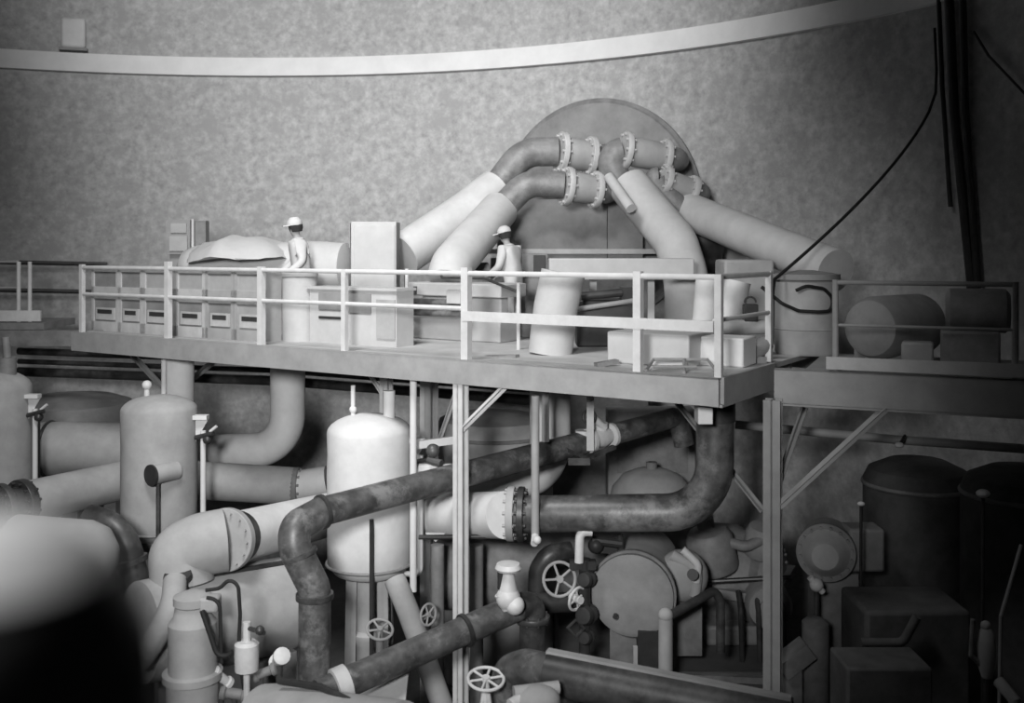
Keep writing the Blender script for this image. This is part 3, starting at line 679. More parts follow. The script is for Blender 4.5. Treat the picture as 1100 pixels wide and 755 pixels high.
build('weld_collar', MB().lathe([(r_, -.03), (r_+.03, -.02), (r_+.03, .02), (r_, .03)], P(322, 596, 11.2), P(338, 640, 11.2)-P(312, 572, 11.2), 28), 'dark', t)
build('far_run', MB().tube([P(660, 466, 14.7), P(728, 447, 15.3), P(735, 478, 15.3)], .15, 24, .12), 'darkr', t)
# white valve on pipe A
vc = P(645, 470, 14.55)
t = thing('gate_valve', 'white gate valve joining the two lengths of sloping dark pipe', 'valve', vc+Vector((0, 0, -.2)))
build('body', MB().lathe([(.17, -.25), (.17, -.19), (.11, -.17), (.15, 0), (.11, .17), (.17, .19), (.17, .25)], vc, dA, 28), 'cast', t)
build('bonnet', MB().tube([vc, vc+Vector((.02, -.02, .22))], .09, 16).tube([P(650, 460, 14.5), P(636, 447, 14.4)], .05, 12), 'cast', t)
build('yoke', MB().tube([P(627, 478, 14.4), P(627, 462, 14.4)], .12, 18), 'cast', t)
w = build('stem_wheel', MB().torus(P(633, 448, 14.3), (.5, -1, .2), .1, .02, 20, 8), 'dark', t)
build('bracket', MB().bar(P(606, 482, 14.0), P(630, 492, 14.15), .08, .05).bar(P(630, 492, 14.15), P(660, 480, 14.5), .08, .05).box(P(622, 495, 14.1), (.3, .1, .1)), 'dark', t)
one('hanger_rod', 'pale hanger strap from the platform down to the white gate valve', 'hanger', MB().bar(Vector((P(634, 0, 14.2).x, 14.2, 5.34)), P(634, 484, 14.2), .1, .03), 'rail')
one('vertical_pipe', 'slim pale upright pipe right of the domed tank', 'pipe', MB().tube([P(444, 405, 13.1), P(444, 635, 13.1)], .045, 14), 'lag')
t = thing('standpipe', 'thin grey standpipe in front of the white down pipe, with a tap at its foot', 'pipe', P(575, 585, 12.2))
build('pipe', MB().tube([P(575, 425, 12.25), P(575, 580, 12.25)], .05, 14), 'beam', t)
build('tap', MB().tube([P(575, 574, 12.25), P(574, 584, 12.1)], .045, 10).ball(P(577, 580, 12.0), .05), 'cast', t)
one('vertical_pipe', 'second slim pale upright pipe under the deck, beside the white down pipe', 'pipe', MB().tube([P(586, 422, 13.5), P(586, 474, 13.5)], .05, 14), 'lag')
t = thing('bracket_arm', 'pale bracket arm between the domed tank and the back column', 'bracket', P(462, 490, 13.4))
build('arm', MB().bar(P(446, 478, 13.4), P(490, 472, 13.4), .08, .1), 'lag', t)
build('plate', MB().bar(P(450, 502, 13.3), P(490, 502, 13.3), .1, .08), 'lag', t)
build('cock', MB().ball(P(465, 484, 13.2), .09).tube([P(460, 494, 13.2), P(474, 498, 13.1)], .05, 10), 'dark', t)

# slanted strut
one('strut', 'pale slanted tubular strut from the domed tank to the floor', 'strut', MB().tube([P(424, 622, 13.1), P(438, 655, 12.9), Vector((P(512, 0, 13.0).x, 13.0, 0.0))], .14, 20, .3), 'lag2')

# ------------------------------------------------------------------ dark pipe C with valve and down leg
pC0, pC1 = P(352, 742, 10.5), P(556, 652, 11.7)
dC = (pC1-pC0).normalized()
t = thing('sloping_pipe', 'lower dark pipe sloping up right in front of the column, below the long one', 'pipe', pC0+Vector((0, 0, -.2)))
build('run', MB().tube([pC0-dC*.1, pC1], .155, 28), 'darkr', t)
build('end_collar', MB().lathe([(.16, -.08), (.19, -.07), (.19, .07), (.16, .08)], pC0+dC*.15, dC, 28), 'paint', t)
build('weld_collar', MB().lathe([(.155, -.03), (.185, -.02), (.185, .02), (.155, .03)], P(500, 677, 11.35), dC, 28), 'dark', t)
build('down_leg', MB().tube([pC1-dC*.1, P(572, 646, 11.8), P(572, 672, 11.8), Vector((P(572, 0, 11.8).x, 11.8, 0))], .15, 24, .2), 'dark', t)
build('flange', MB().flange(P(572, 664, 11.8), (0, 0, 1), .2, .06, 8, .015), 'dark', t)
vb = P(547, 644, 11.55)
t = thing('globe_valve', 'white globe valve standing on the lower sloping dark pipe', 'valve', vb+Vector((0, 0, -.15)))
build('body', MB().ball(P(546, 642, 11.5), .14).ball(P(553, 650, 11.45), .11).tube([P(540, 636, 11.5), P(548, 652, 11.5)], .1, 14), 'cast', t)
build('bonnet', MB().tube([P(546, 640, 11.5), P(546, 612, 11.5)], [.12, .06], 16), 'cast', t)
build('top_cap', MB().lathe([(.13, -.03), (.15, 0), (.13, .05), (.05, .06)], P(546, 610, 11.5), (0, 0, 1), 20), 'cast', t)
build('yoke', MB().tube([P(538, 612, 11.5), P(538, 632, 11.5)], .04, 10), 'black', t)

# dark pipe D at the bottom
pD0, pD1 = P(588, 722, 9.8), P(850, 775, 9.0)
dD = (pD1-pD0).normalized()
t = thing('horizontal_pipe', 'dark pipe with bright top running off the bottom edge, right of centre', 'pipe', pD0+Vector((0, 0, -.3)))
build('run', MB().tube([pD0, pD1], .20, 32), 'dark', t)
build('highlight_strip', MB().bar(pD0+Vector((0, 0, .205)), pD1+Vector((0, 0, .205)), .09, .03), 'lag2', t)  # pale bar stands in for the highlight along the pipe top
build('elbow', MB().tube([pD0+dD*.1, P(566, 716, 10.0), P(545, 722, 10.3), Vector((P(545, 0, 10.3).x, 10.3, 0))], .17, 24, .25), 'darkr', t)
t = thing('angle_valve', 'pale valve body at the bottom centre, below the dark elbow', 'valve', P(575, 790, 9.2))
build('body', MB().ball(P(578, 752, 9.2), .17, 20, (1.2, 1, .8)).tube([P(552, 744, 9.2), P(600, 738, 9.3)], .06, 14), 'lag2', t)
build('stem', MB().tube([P(562, 748, 9.2), P(548, 757, 9.1)], .05, 12), 'cast', t)
build('base', MB().tube([P(578, 755, 9.2), Vector((P(578, 0, 9.2).x, 9.2, 0))], .12, 14), 'mgrey', t)
def handwheel(parent, c, axis, R, m='cast', sp_=5, r=None):
    r = r or R*.1
    mb = MB().torus(c, axis, R, r, 30, 8)
    w = Vector(axis).normalized(); up = Vector((0, 0, 1)) if abs(w.z) < .9 else Vector((1, 0, 0))
    u = (up-w*up.dot(w)).normalized(); v = w.cross(u)
    for k in range(sp_):
        a = 2*PI*k/sp_+.3; mb.tube([c, c+(u*math.cos(a)+v*math.sin(a))*R], r*.8, 8)
    mb.lathe([(R*.22, -r*1.5), (R*.22, r*1.5)], c, w, 14)
    return build('hand_wheel', mb, m, parent)
t = thing('wheel_valve', 'pale handwheel valve lying flat at the bottom, right of the column', 'valve', Vector((P(522, 0, 10).x, 10.0, 0)))
wc = P(522, 729, 10.0)
handwheel(t, wc, (0.05, -.25, 1), .175, 'cast', 6, .016)
build('yoke', MB().tube([wc, wc+Vector((-.07, 0, -.5))], .025, 8).tube([wc, wc+Vector((.07, 0, -.5))], .025, 8).tube([wc, wc+Vector((0, 0, -.7))], .03, 10), 'cast', t)
build('body', MB().lathe([(.12, -wc.z), (.12, -.7), (.18, -.6), (.12, -.45)], wc, (0, 0, 1), 20), 'mgrey', t)
# wheels by the dark bend
t = thing('pipe_bend', 'dark curved pipe bend left of the round cover plate', 'pipe', P(575, 640, 12.6))
build('bend', MB().tube([P(577, 650, 12.7), P(578, 612, 12.7), P(590, 594, 12.7), P(612, 592, 12.8)], .12, 20, .25), 'dark', t)
build('branch', MB().tube([P(572, 648, 12.5), P(628, 646, 12.6)], .12, 20), 'black', t)
t = thing('wheel_valve', 'grey handwheel facing forward inside the dark pipe bend', 'valve', P(600, 640, 12.5))
handwheel(t, P(601, 622, 12.45), (.25, -1, .25), .20, 'lag2', 5, .02)
build('stem', MB().tube([P(601, 622, 12.45), P(604, 624, 12.8)], .03, 10), 'lag2', t)
t = thing('wheel_valve', 'small pale handwheel seen nearly edge on beside the round cover plate', 'valve', P(620, 650, 12.3))
handwheel(t, P(620, 643, 12.3), (.8, -.8, -.2), .14, 'cast', 4, .018)
build('stem', MB().tube([P(614, 641, 12.4), P(624, 645, 12.25)], .05, 12), 'cast', t)
t = thing('wheel_valve', 'small dark handwheel beside the slanted strut', 'valve', P(460, 670, 12.9))
handwheel(t, P(460, 660, 12.9), (.8, -.7, .1), .13, 'lag2', 5, .016)
build('stem', MB().tube([P(460, 660, 12.9), P(450, 668, 13.1)], .03, 10), 'lag2', t)
t = thing('wheel_valve', 'small pale handwheel valve under the domed tank, behind its legs', 'valve', P(422, 690, 13.0))
handwheel(t, P(408, 676, 12.75), (.2, -.5, 1), .16, 'lag2', 5, .018)
build('stem', MB().tube([P(408, 676, 12.75), Vector((P(408, 676, 12.75).x, 12.75, 0))], .05, 12), 'mgrey', t)
one('bent_pipe', 'white small pipe with bent top above the handwheels', 'pipe', MB().tube([P(636, 571, 12.3), P(623, 571, 12.3), P(622, 604, 12.3)], .055, 14, .08), 'cast')
t = thing('valve_stack', 'black stack of small valves against the left of the round cover plate', 'valve', Vector((P(626, 0, 12.4).x, 12.4, 0)))
build('column', MB().tube([P(628, 600, 12.4), Vector((P(628, 0, 12.4).x, 12.4, 0))], .07, 14), 'black', t)
build('yoke', MB().bar(P(612, 606, 12.4), P(640, 606, 12.4), .12, .1), 'black', t)
for y, r in ((660, .12), (684, .09), (622, .1)): build('bonnet', MB().lathe([(r*.5, -r), (r, -r*.8), (r, -r*.4), (r*.7, 0), (r, r*.5), (r*.8, r), (0, r*1.1)], P(630, y, 12.35), (-.5, -1, .2), 16), 'black', t)
build('frame', MB().torus(P(619, 674, 12.3), (0, 1, 0), .1, .025, 4, 6), 'dark', t)
one('small_fittings', 'dark cluster of small fittings under the long cross pipe', 'fitting', MB().box(P(652, 584, 12.9), (.25, .15, .2)).ball(P(640, 586, 12.8), .1).tube([P(636, 580, 12.8), P(668, 584, 12.8)], .06, 10).tube([P(666, 574, 12.8), P(668, 600, 12.8)], .04, 10), 'black')

# ------------------------------------------------------------------ machinery right of centre
PLY = 12.95; PLZ = 1.65
t = thing('machine_plinth', 'grey concrete plinth under the round cover plate and turbine', 'plinth', Vector((P(735, 0, PLY).x, PLY+1.3, 0)))
build('block', MB().box((P(738, 0, PLY).x, PLY+1.3, PLZ/2), (265*PLY/F, 2.6, PLZ)), 'conc', t, bev=.03)
for y in (726, 742):
    build('skid_beam', MB().bar(P(730, y, PLY-.05), P(862, y+6, PLY-.08), .1, .08), 'mgrey', t)
ax = Vector((.22, .97, 0)).normalized()
dc = P(679, 640, 12.45)
t = thing('heat_exchanger', 'grey vessel with a flat round cover plate facing forward, lower centre', 'vessel', Vector((dc.x, 12.6, PLZ)))
build('cover_plate', MB().lathe([(0, -.03), (.44, -.03), (.50, 0), (.50, .07)], dc, ax, 48), 'grey', t)
build('flange', MB().flange(dc+ax*.12, ax, .53, .08, 20), 'mgrey', t)
build('shell', MB().lathe([(.46, .15), (.46, 1.5), (.3, 1.7), (0, 1.75)], dc, ax, 40), 'lag2', t)
for k in (.3, 1.2): q = dc+ax*k; build('saddle', MB().box((q.x, q.y, (PLZ+q.z-.35)/2), (.6, .14, max(.1, q.z-.35-PLZ)), math.atan2(ax.x, ax.y)*-1), 'mgrey', t)
build('plug', MB().lathe([(.03, -.06), (.03, 0)], dc+Vector((-.21, -.1, -.2)), ax, 10), 'black', t)
t = thing('inlet_valve', 'pale cast valve body right of the round cover plate', 'valve', P(738, 660, 13.0))
build('body', MB().ball(P(733, 618, 13.0), .33, 24, (1, .8, 1)).tube([P(722, 596, 12.9), P(750, 612, 12.8), P(746, 640, 12.8)], .07, 14, .15), 'lag2', t)
build('nose', MB().tube([P(733, 590, 12.8), P(750, 606, 12.75), P(748, 625, 12.75)], .05, 12, .1), 'cast', t)
build('eye', MB().tube([P(744, 617, 12.75), P(744, 617, 12.55)], .07, 12), 'black', t)
build('stool', MB().box(P(735, 668, 13.1), (.4, .3, .75)), 'mgrey', t)
t = thing('drain_post', 'grey upright pipe in front of the plinth with dark arm to the right', 'pipe', Vector((P(715, 0, 12.1).x, 12.1, 0)))
build('pipe', MB().tube([Vector((P(715, 0, 12.1).x, 12.1, 0)), P(715, 664, 12.1)], .085, 16), 'lag2', t)
build('cap', MB().ball(P(715, 661, 12.1), .09), 'lag2', t)
build('arm', MB().tube([P(718, 662, 12.1), P(768, 634, 12.4), P(774, 646, 12.4), P(774, 700, 12.4)], .055, 14, .15), 'dark', t)
one('support_post', 'black upright box post left of the grey drain pipe', 'post', MB().box((P(698, 0, 12.3).x, 12.45, Zat(680, 12.3)/2), (.26, .2, Zat(680, 12.3))), 'black')
one('support_post', 'thin pale upright post left of the black box post', 'post', MB().box((P(683, 0, 12.25).x, 12.3, Zat(694, 12.3)/2), (.05, .05, Zat(694, 12.3))), 'lag2')
# turbine casing
tc = P(796, 618, 14.4)
t = thing('turbine', 'mottled grey rounded turbine casing behind the tall right column', 'machine', Vector((tc.x, 14.4, PLZ)))
TX = Vector((.9, -.43, 0)); TY = Vector((.43, .9, 0))
build('casing', wobble(MB().lathe([(.0, -.75), (.4, -.7), (.54, -.5), (.68, -.42), (.70, -.1), (.64, 0), (.64, .25), (.54, .35), (.54, .45), (.3, .5), (0, .52)], tc, TX, 40), .025, 4), 'mgrey', t)
build('split_flange', MB().obox(tc+Vector((0, 0, -.05)), TX*.62, TY*.76, Z3*.06), 'grey', t)
build('steam_chest', MB().lathe([(.0, 0), (.30, 0), (.32, .05), (.32, .45), (.26, .55), (.12, .6), (.12, .72), (0, .73)], tc+Vector((-.45, -.5, .25)), (-.25, -.1, 1), 32), 'mgrey', t)
build('steam_chest', MB().lathe([(.0, 0), (.22, 0), (.24, .05), (.24, .3), (.2, .4), (0, .44)], tc+Vector((.15, -.5, .45)), (.1, -.2, 1), 32), 'grey', t)
build('steam_pipe', MB().tube([tc+Vector((-.55, -.6, .7)), tc+Vector((-.1, -.75, .62)), tc+Vector((.25, -.7, .75))], .07, 14, .2), 'mgrey', t)
build('front_bearing', MB().lathe([(.0, -.1), (.14, -.1), (.14, -.06), (.27, -.05), (.3, 0), (.3, .55), (0, .57)], tc+Vector((.15, -1.0, -.1)), (.1, 1, 0), 28), 'grey', t)
for dx in (-.25, -.02, .3):
    build('oil_pipe', MB().tube([tc+Vector((dx, -.95, .1)), tc+Vector((dx, -1.1, -.1)), tc+Vector((dx+.02, -1.1, PLZ-tc.z))], .035, 10, .1), 'dark', t)
build('valve_rod', MB().tube([tc+Vector((-.75, -.75, .15)), tc+Vector((.45, -.95, .28))], .03, 10), 'dark', t)
build('pedestal', MB().box((tc.x-.1, 14.3, (PLZ+tc.z-.5)/2), (1.0, 1.0, tc.z-.5-PLZ)), 'mgrey', t, bev=.04)
build('ring_flange', MB().flange(tc+TX*.5, TX, .5, .08, 18), 'lag2', t)
# right gearbox bell
gc = P(887, 594, 13.0)
t = thing('motor_bell', 'pale round motor bell with bolted ring right of the tall column', 'motor', Vector((gc.x, 13.0, 0)))
gax = Vector((-.35, -1, .05)).normalized()
build('bell', MB().lathe([(0, .22), (.16, .22), (.2, .18), (.26, .05), (.30, 0)], gc, gax, 40), 'lag2', t)
build('bolted_ring', MB().flange(gc-gax*.05, gax, .37, .1, 16), 'mgrey', t)
build('housing', MB().lathe([(.3, 0), (.34, .1), (.34, .45), (.2, .55)], gc-gax*.1, -gax, 32), 'grey', t)
build('terminal_box', MB().box(P(926, 587, 13.25), (.46, .4, .55)), 'grey', t, bev=.04)
build('pedestal', MB().box((gc.x+.2, 13.35, (gc.z-.3)/2), (.5, .5, gc.z-.3)), 'mgrey', t)
t = thing('drain_valve', 'small pale valve below the round motor bell', 'valve', P(877, 640, 12.6))
build('body', MB().ball(P(877, 628, 12.6), .085).tube([P(870, 620, 12.6), P(884, 636, 12.6)], .04, 10), 'cast', t)
build('stem', MB().tube([P(877, 632, 12.6), Vector((P(877, 0, 12.6).x, 12.6, 0))], .03, 8), 'dark', t)
one('drain_pot', 'dim grey upright cylinder below the motor bell', 'tank', MB().lathe([(.16, 0), (.16, Zat(668, 12.4)-.0), (.1, Zat(664, 12.4)), (0, Zat(662, 12.4))], Vector((P(876, 0, 12.4).x, 12.4, 0)), (0, 0, 1), 24), 'mgrey')
one('frame_member', 'dim grey slanted beam right of the tall column near the bottom', 'beam', MB().bar(P(838, 718, 12.2), P(868, 695, 12.2), .3, .2).bar(P(850, 715, 12.2), Vector((P(850, 0, 12.2).x, 12.2, 0)), .2, .2), 'mgrey')

# background tanks under the deck
bc = P(530, 470, 17.2)
t = thing('storage_tank', 'large dim grey curved tank behind the column under the platform', 'tank', Vector((bc.x, 17.2, 0)))
build('shell', MB().lathe([(1.0, -bc.z), (1.0, Zat(464, 17.2)-bc.z), (.9, Zat(449, 17.2)-bc.z), (.5, Zat(443, 17.2)-bc.z), (0, Zat(441, 17.2)-bc.z)], Vector((bc.x, 17.2, bc.z)), (0, 0, 1), 48), 'lag2', t)
build('rim', MB().torus(Vector((bc.x, 17.2, Zat(464, 17.2))), (0, 0, 1), 1.0, .03, 48), 'mgrey', t)
bc = P(700, 540, 16.6)
t = thing('storage_tank', 'pale grey domed tank top showing behind the long cross pipe', 'tank', Vector((bc.x, 16.6, 0)))
build('shell', MB().lathe([(.69, -bc.z), (.69, 0), (.64, .24), (.48, .44), (.28, .53), (0, .57)], bc, (0, 0, 1), 40), 'lag2', t)
build('top_nozzle', MB().tube([bc+Z3*.5, bc+Z3*.66], .09, 14), 'mgrey', t)
bc = P(700, 470, 17.5)
t = thing('wall_cabinet', 'dim grey upright box behind the white gate valve', 'cabinet', Vector((bc.x, 17.6, 0)))
build('case', MB().box((bc.x, 17.7, Zat(440, 17.5)/2), (1.5, .5, Zat(440, 17.5))), 'grey', t, bev=.03)
build('panel', MB().box((bc.x, 17.43, Zat(485, 17.5)), (1.2, .04, .7)), 'mgrey', t)
bc = P(90, 440, 20.2)
one('storage_tank', 'dim grey tank far back between the two left tanks', 'tank', MB().lathe([(1.1, 0), (1.1, Zat(432, 19.6)), (.8, Zat(426, 19.6)), (0, Zat(421, 19.6))], Vector((bc.x, 19.6, 0)), (0, 0, 1), 48), 'grey')
one('horizontal_vessel', 'dim grey horizontal cylinder under the cross pipe behind the column', 'vessel', MB().lathe([(0, -.1), (.5, 0), (.55, .1), (.55, 2.6), (.5, 2.7), (0, 2.8)], P(470, 612, 14.6), (1, .1, 0), 36), 'mgrey')
one('thin_pipe', 'thin dark horizontal pipe under the lagged part of the cross pipe', 'pipe', MB().tube([P(450, 577, 13.0), P(546, 576, 12.8)], .03, 10), 'dark')
for i, (x, lab) in enumerate(((470, 'left dim upright pipe behind the white column below the cross pipe'), (512, 'right dim upright pipe behind the white column below the cross pipe'))):
    one('vertical_pipe', lab, 'pipe', MB().tube([P(x, 585, 13.6), Vector((P(x, 0, 13.6).x, 13.6, 0))], .09, 14), 'mgrey')
# pale lid and pipe at bottom centre
t = thing('horizontal_vessel', 'pale vessel end cut by the bottom edge, beneath the lower sloping pipe', 'vessel', Vector((P(340, 0, 10.4).x, 10.2, 0)))
va, vb_ = P(282, 776, 10.2), P(430, 800, 9.2)
build('shell', MB().lathe([(.25, -.1), (.36, 0), (.37, .1), (.37, (vb_-va).length)], va, vb_-va, 40), 'lag2', t)
build('top_pipe', MB().tube([P(300, 731, 10.0), P(345, 738, 9.8), P(400, 765, 9.3)], .035, 10), 'black', t)
build('saddle', MB().box((P(345, 0, 9.8).x, 9.8, P(345, 800, 9.8).z/2), (.25, .5, P(345, 800, 9.8).z)), 'mgrey', t)
one('cover_plate', 'pale sloping plate at the bottom edge, right under the lower dark pipe', 'plate', MB().obox(P(405, 750, 10.9), (.32, -.05, .05), (0, .3, .14), (0, -.02, .03)), 'lag2', bev=.01)
one('plate_stand', 'dark stand under the pale sloping plate', 'stand', MB().box((P(405, 0, 10.9).x, 10.9, P(405, 762, 10.9).z/2), (.4, .4, P(405, 762, 10.9).z)), 'black')

# dim right hand side
for i, (x, y, s, Y, lab) in enumerate(((1056, 530, .06, 11.5, 'bright speck of a small gauge glass in the dark at far right'), (925, 541, .035, 12.5, 'tiny bright gauge glass right above the motor bell'),
                                 (966, 478, .045, 13.0, 'small white insulator under the right platform beam'))):
    t = thing('gauge', lab, 'gauge', P(x, y+8, Y))
    build('bowl', MB().ball(P(x, y, Y), s, 14, (1.3, 1, .8)), 'band', t)
    build('stem', MB().tube([P(x, y, Y+.05), P(x+6, y-10, Y+.3)] if i == 2 else [P(x, y+2, Y+.03), Vector((P(x, y, Y).x, Y+.03, 0))], .02, 8), 'black', t)
t = thing('valve_column', 'dim pale upright valve in the dark lower right corner', 'valve', Vector((P(1060, 0, 10.2).x, 10.2, 0)))
build('body', MB().lathe([(.05, -.3), (.08, -.2), (.09, 0), (.07, .15), (.04, .2)], P(1060, 695, 10.2), (0, 0, 1), 20), 'lag2', t)
build('cap', MB().ball(P(1059, 672, 10.2), .05), 'lag2', t)
build('stem', MB().tube([P(1060, 710, 10.2), Vector((P(1060, 0, 10.2).x, 10.2, 0))], .04, 10), 'dark', t)
build('arm', MB().tube([P(1043, 704, 10.2), P(1045, 665, 10.2)], .025, 8).tube([P(1043, 704, 10.2), P(1060, 720, 10.2)], .025, 8), 'mgrey', t)
one('lever', 'dim pale slanted lever in the lower right corner', 'lever', MB().tube([P(1073, 732, 9.8), P(1090, 752, 9.6), Vector((P(1100, 0, 9.6).x, 9.6, 0))], .06, 12), 'lag2')
one('lean_pole', 'dim slanting pole at the far right edge', 'pole', MB().tube([P(1075, 662, 11), P(1097, 585, 11.2)], .02, 8).tube([P(1075, 662, 11), Vector((P(1070, 0, 11).x, 11, 0))], .02, 8), 'grey')
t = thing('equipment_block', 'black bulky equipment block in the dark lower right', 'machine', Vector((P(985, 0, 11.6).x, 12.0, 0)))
build('case', MB().box((P(985, 0, 11.6).x, 12.0, Zat(655, 11.6)/2), (1.2, .9, Zat(655, 11.6))), 'shade_dark', t, bev=.05)
build('plinth', MB().box((P(960, 0, 10.6).x, 11.0, Zat(722, 10.6)/2), (.9, .6, Zat(722, 10.6))), 'shade_dark', t, bev=.03)
build('pipe', MB().tube([P(925, 690, 11.5), P(970, 690, 11.45), P(985, 662, 11.4)], .05, 12, .1), 'shade_dark', t)

for x, y, Y, r, lab in ((985, 492, 14.3, .72, 'big black upright tank under the right platform, left of two'), (1098, 500, 12.9, .72, 'big black upright tank at the far right edge under the platform')):  # both tanks are added to darken the right wall
    t = thing('shade_tank', lab, 'tank', Vector((P(x, 0, Y).x, Y, 0)))
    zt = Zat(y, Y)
    build('shell', MB().lathe([(r, 0), (r, zt-.3), (r*.9, zt-.15), (r*.55, zt-.03), (0, zt)], Vector((P(x, 0, Y).x, Y, 0)), (0, 0, 1), 40), 'shade_dark', t)  # tank added to cover the lit wall and keep this side dark
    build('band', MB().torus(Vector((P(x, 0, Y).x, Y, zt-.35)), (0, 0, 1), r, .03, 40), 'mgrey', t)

# ------------------------------------------------------------------ two workers
def person(label, base, yaw, sc, lean, arms, face_tilt=0.):
    t = thing('person', label, 'person', base)
    Rz = Matrix.Rotation(yaw, 3, 'Z')
    def W(p):   # local: facing -Y, lean forward about hips
        p = Vector(p)
        if p.z > .95:
            q = p-Vector((0, 0, .95)); q = Matrix.Rotation(lean, 3, 'X') @ q; p = q+Vector((0, 0, .95))
        return Rz @ (p*sc)+Vector(base)
    def skin(name, nodes, edges, m, sub=2):
        me = bpy.data.meshes.new(name)
        o0 = WL[t.name]
        me.from_pydata([W(n[0])-o0 for n in nodes], edges, [])
        o = bpy.data.objects.new(name, me); C.objects.link(o)
        s = o.modifiers.new('skin', 'SKIN'); s.use_smooth_shade = True
        if not me.skin_vertices: me.skin_vertices.new()
        for i, n in enumerate(nodes):
            rr = n[1] if isinstance(n[1], tuple) else (n[1], n[1])
            me.skin_vertices[0].data[i].radius = (rr[0]*sc, rr[1]*sc)
            me.skin_vertices[0].data[i].use_root = (i == 0)
        o.modifiers.new('sub', 'SUBSURF').levels = sub
        dg = bpy.context.evaluated_depsgraph_get()
        me2 = bpy.data.meshes.new_from_object(o.evaluated_get(dg))
        bpy.data.objects.remove(o); me2.name = name
        me2.polygons.foreach_set('use_smooth', [True]*len(me2.polygons))
        me2.materials.clear(); me2.materials.append(M[m])
        o = bpy.data.objects.new(name, me2); C.objects.link(o); o.parent = t; WL[o.name] = o0
        return o
    def skel(k, body):
        n = [((0, 0, .95), .13*k), ((0, .01, 1.12), .125*k), ((0, .0, 1.32), (.18*k, .145*k)), ((0, .0, 1.43), .12*k), ((0, -.005, 1.50), .06*k)]
        e = [(0, 1), (1, 2), (2, 3), (3, 4)]
        def add(p, r, par): n.append((p, r)); e.append((par, len(n)-1)); return len(n)-1
        if body:
            a = add((0, -.01, 1.53), .058, 4); a = add((0, -.02, 1.57), (.068, .085), a); h = add((0, -.015, 1.65), (.078, .095), a); a = add((0, -.01, 1.72), (.06, .07), h)
            a = add((0, -.115, 1.62), .016, h)
        for sgn, arm in zip((-1, 1), arms):
            sh = add((sgn*.19, 0, 1.39), .08*k, 2)
            el = add(arm[0], .05*k, sh); wr = add(arm[1], (.032 if body else .05), el)
            if body:
                d = (Vector(arm[1])-Vector(arm[0])).normalized(); side = d.cross(Vector((0, 0, 1)))
                side = side.normalized() if side.length > .1 else Vector((0, -1, 0))
                pm = add(Vector(arm[1])+d*.07, (.035, .02), wr)
                for q, ln in zip((-1.5, -.5, .5, 1.5), (.06, .075, .07, .055)):
                    f1 = add(Vector(arm[1])+d*(.10+ln*.5)+side*q*.02, .0095, pm)
                    add(Vector(arm[1])+d*(.10+ln)+side*q*.021+Vector((0, 0, -.02)), .008, f1)
                th = add(Vector(arm[1])+d*.06-side*.045, .011, wr); add(Vector(arm[1])+d*.1-side*.06, .009, th)
            hp = add((sgn*.09, 0, .88), .095*k, 0)
            kn = add((sgn*.11, -.02, .5), .068*k, hp); an = add((sgn*.12, .02, .10), .05*k, kn)
            if body: ft = add((sgn*.12, -.03, .045), .04, an); add((sgn*.125, -.17, .035), .034, ft)
        return n, e
    n, e = skel(.92, True); skin('body', n, e, 'skin')
    n, e = skel(1.25, False); skin('coverall', n, e, 'cloth')
    hd = W((0, -.015, 1.675)); up = (W((0, -.015, 1.80))-hd).normalized(); fw = (W((0, -.12, 1.675))-hd).normalized()
    build('cap', MB().lathe([(.112*sc, 0), (.115*sc, .02), (.105*sc, .07*sc), (.06*sc, .115*sc), (0, .125*sc)], hd, up, 24).obox(hd+fw*.13*sc+up*.005, fw*.05*sc, fw.cross(up)*.075*sc, up*.008), 'cloth', t)
    build('hair', MB().lathe([(.085*sc, -.10*sc), (.104*sc, -.05*sc), (.108*sc, 0.005)], hd-fw*.012, up, 24), 'hair', t)
    m = MB()
    for sx in (-1, 1): m.ball(W((sx*.035, -.098, 1.64)), .012*sc, 8)
    build('eyes', m, 'black', t)
    return t
person('person in white coverall and cap at left, facing left behind the cabinets', Vector((P(324, 0, 15.8).x, 15.8, DECK)), -PI/2+.35, 1.04, .12,
       (((-.27, -.05, 1.14), (-.26, -.27, .98)), ((.27, .0, 1.14), (.25, -.22, 1.0))))
person('person in white coverall and cap bending before the grey hatch housing', Vector((P(552, 0, 16.2).x, 16.2, DECK)), -PI/2-.5, .98, .22,
       (((-.27, -.08, 1.14), (-.2, -.33, 1.05)), ((.27, -.08, 1.14), (.2, -.33, 1.05))))
t = thing('control_box', 'dark box standing right of the bending person, left of the duct', 'panel', P(575, 293, 17.2))
build('case', cbox(560, 588, 272, 296, 17.2, .4), 'mgrey', t)
build('door', cbox(573, 586, 274, 293, 17.15, .06), 'black', t)
build('stand', MB().box((P(574, 0, 17.2).x, 17.4, (DECK+Zat(296, 17.2))/2), (.3, .3, Zat(296, 17.2)-DECK)), 'mgrey', t)
one('tapered_plate', 'dark tapered plate left of the bending person', 'plate', MB().prism([P(500, 282, 17.2), P(524, 282, 17.2), P(528, 294, 17.2), P(510, 290, 17.2)], (0, .2, 0)), 'dark')

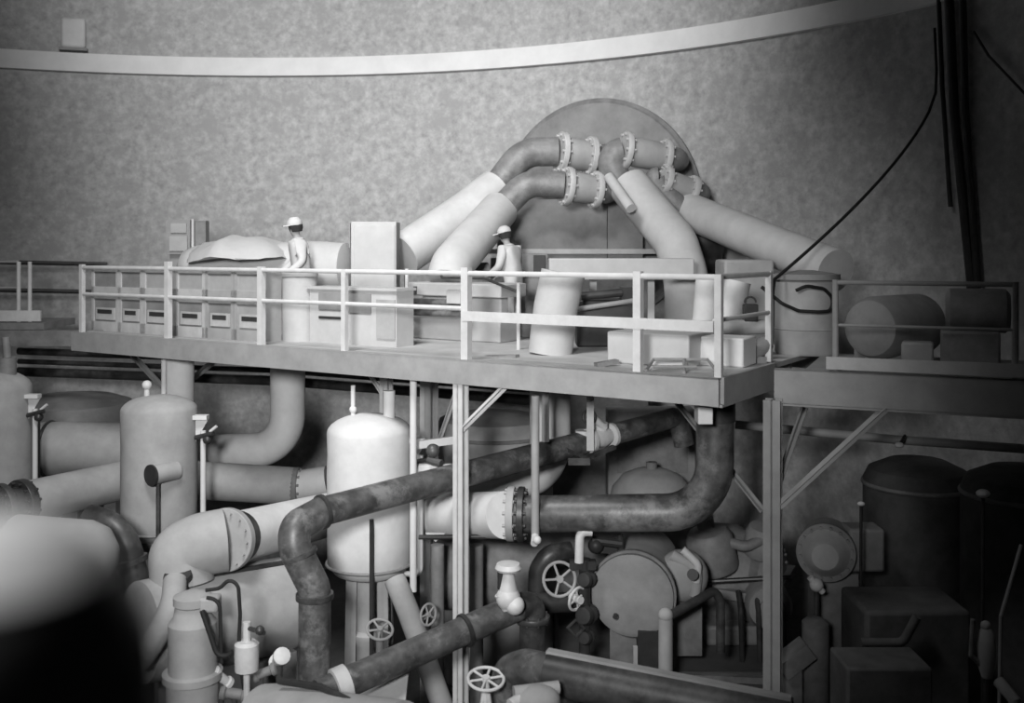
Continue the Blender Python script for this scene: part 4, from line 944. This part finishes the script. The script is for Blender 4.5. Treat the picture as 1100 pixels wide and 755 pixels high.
# ------------------------------------------------------------------ blurred post close to the camera, on the photographer's gallery
m = MB(); m.box((-.6, .1, 5.46), (4.0, 2.0, .12))
struct('gallery_floor', m, 'conc')
gp = Vector((-.316, .6, 6.736)); gr_ = .1065
t = thing('guard_post', 'blurred dark post with pale rounded top, close by at bottom left', 'post', Vector((gp.x, gp.y, 5.52)))
ca = math.asin(.70)
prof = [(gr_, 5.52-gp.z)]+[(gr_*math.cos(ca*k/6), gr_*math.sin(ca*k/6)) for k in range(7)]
build('body', MB().lathe(prof, gp, (0, 0, 1), 40), 'black', t)  # shade on the lower part put into the black colour
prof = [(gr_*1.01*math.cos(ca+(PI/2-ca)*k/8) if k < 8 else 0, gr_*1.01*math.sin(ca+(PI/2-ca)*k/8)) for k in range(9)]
build('cap', MB().lathe(prof, gp, (0, 0, 1), 40), 'band', t)  # pale colour stands in for light falling on the round top

# ------------------------------------------------------------------ light
w = bpy.data.worlds.new('world'); S.world = w; w.use_nodes = True
w.node_tree.nodes['Background'].inputs['Color'].default_value = (1, 1, 1, 1)
w.node_tree.nodes['Background'].inputs['Strength'].default_value = .02
def area(name, loc, aim, size, watts, spread=180):
    l = bpy.data.lights.new(name, 'AREA'); l.shape = 'DISK'; l.size = size; l.energy = watts; l.spread = math.radians(spread)
    o = bpy.data.objects.new(name, l); C.objects.link(o); o.location = loc
    o.rotation_euler = (Vector(aim)-Vector(loc)).to_track_quat('-Z', 'Y').to_euler(); return o
def spot(name, loc, aim, watts, deg, blend, rad=.5):
    l = bpy.data.lights.new(name, 'SPOT'); l.energy = watts; l.spot_size = math.radians(deg); l.spot_blend = blend; l.shadow_soft_size = rad
    o = bpy.data.objects.new(name, l); C.objects.link(o); o.location = loc
    o.rotation_euler = (Vector(aim)-Vector(loc)).to_track_quat('-Z', 'Y').to_euler(); return o
area('flood_lamp', (-3.5, 8, 15.0), (-2.2, 15.5, 5), 3.5, 300, 80)
spot('front_flood', (-1.6, -.8, 8.2), (-1.7, 16, 5.4), 7400, 58, 1.0, .7)
spot('wall_flood', (-2.5, 3.0, 14.2), (-2.1, 21, 13.6), 12800, 60, 1.0, .8)
spot('post_top_fill', (-2.3, .2, 8.8), (-.45, .6, 6.8), 430, 36, .6, .12)  # added unseen light that brightens the top of the near post

# ------------------------------------------------------------------ camera
cam = bpy.data.cameras.new('camera'); co = bpy.data.objects.new('camera', cam); C.objects.link(co)
co.location = (0, 0, EYE); co.rotation_euler = (PI/2, 0, 0)
cam.sensor_fit = 'HORIZONTAL'; cam.sensor_width = 36; cam.lens = 36.0
cam.shift_y = -(377.5-HOR)/1100
cam.clip_start = .05; cam.clip_end = 200
cam.dof.use_dof = True; cam.dof.focus_distance = 14; cam.dof.aperture_fstop = 1.1
S.camera = co
S.view_settings.view_transform = 'Standard'; S.view_settings.look = 'None'
S.view_settings.exposure = 0; S.view_settings.gamma = 1; S.view_settings.use_curve_mapping = False
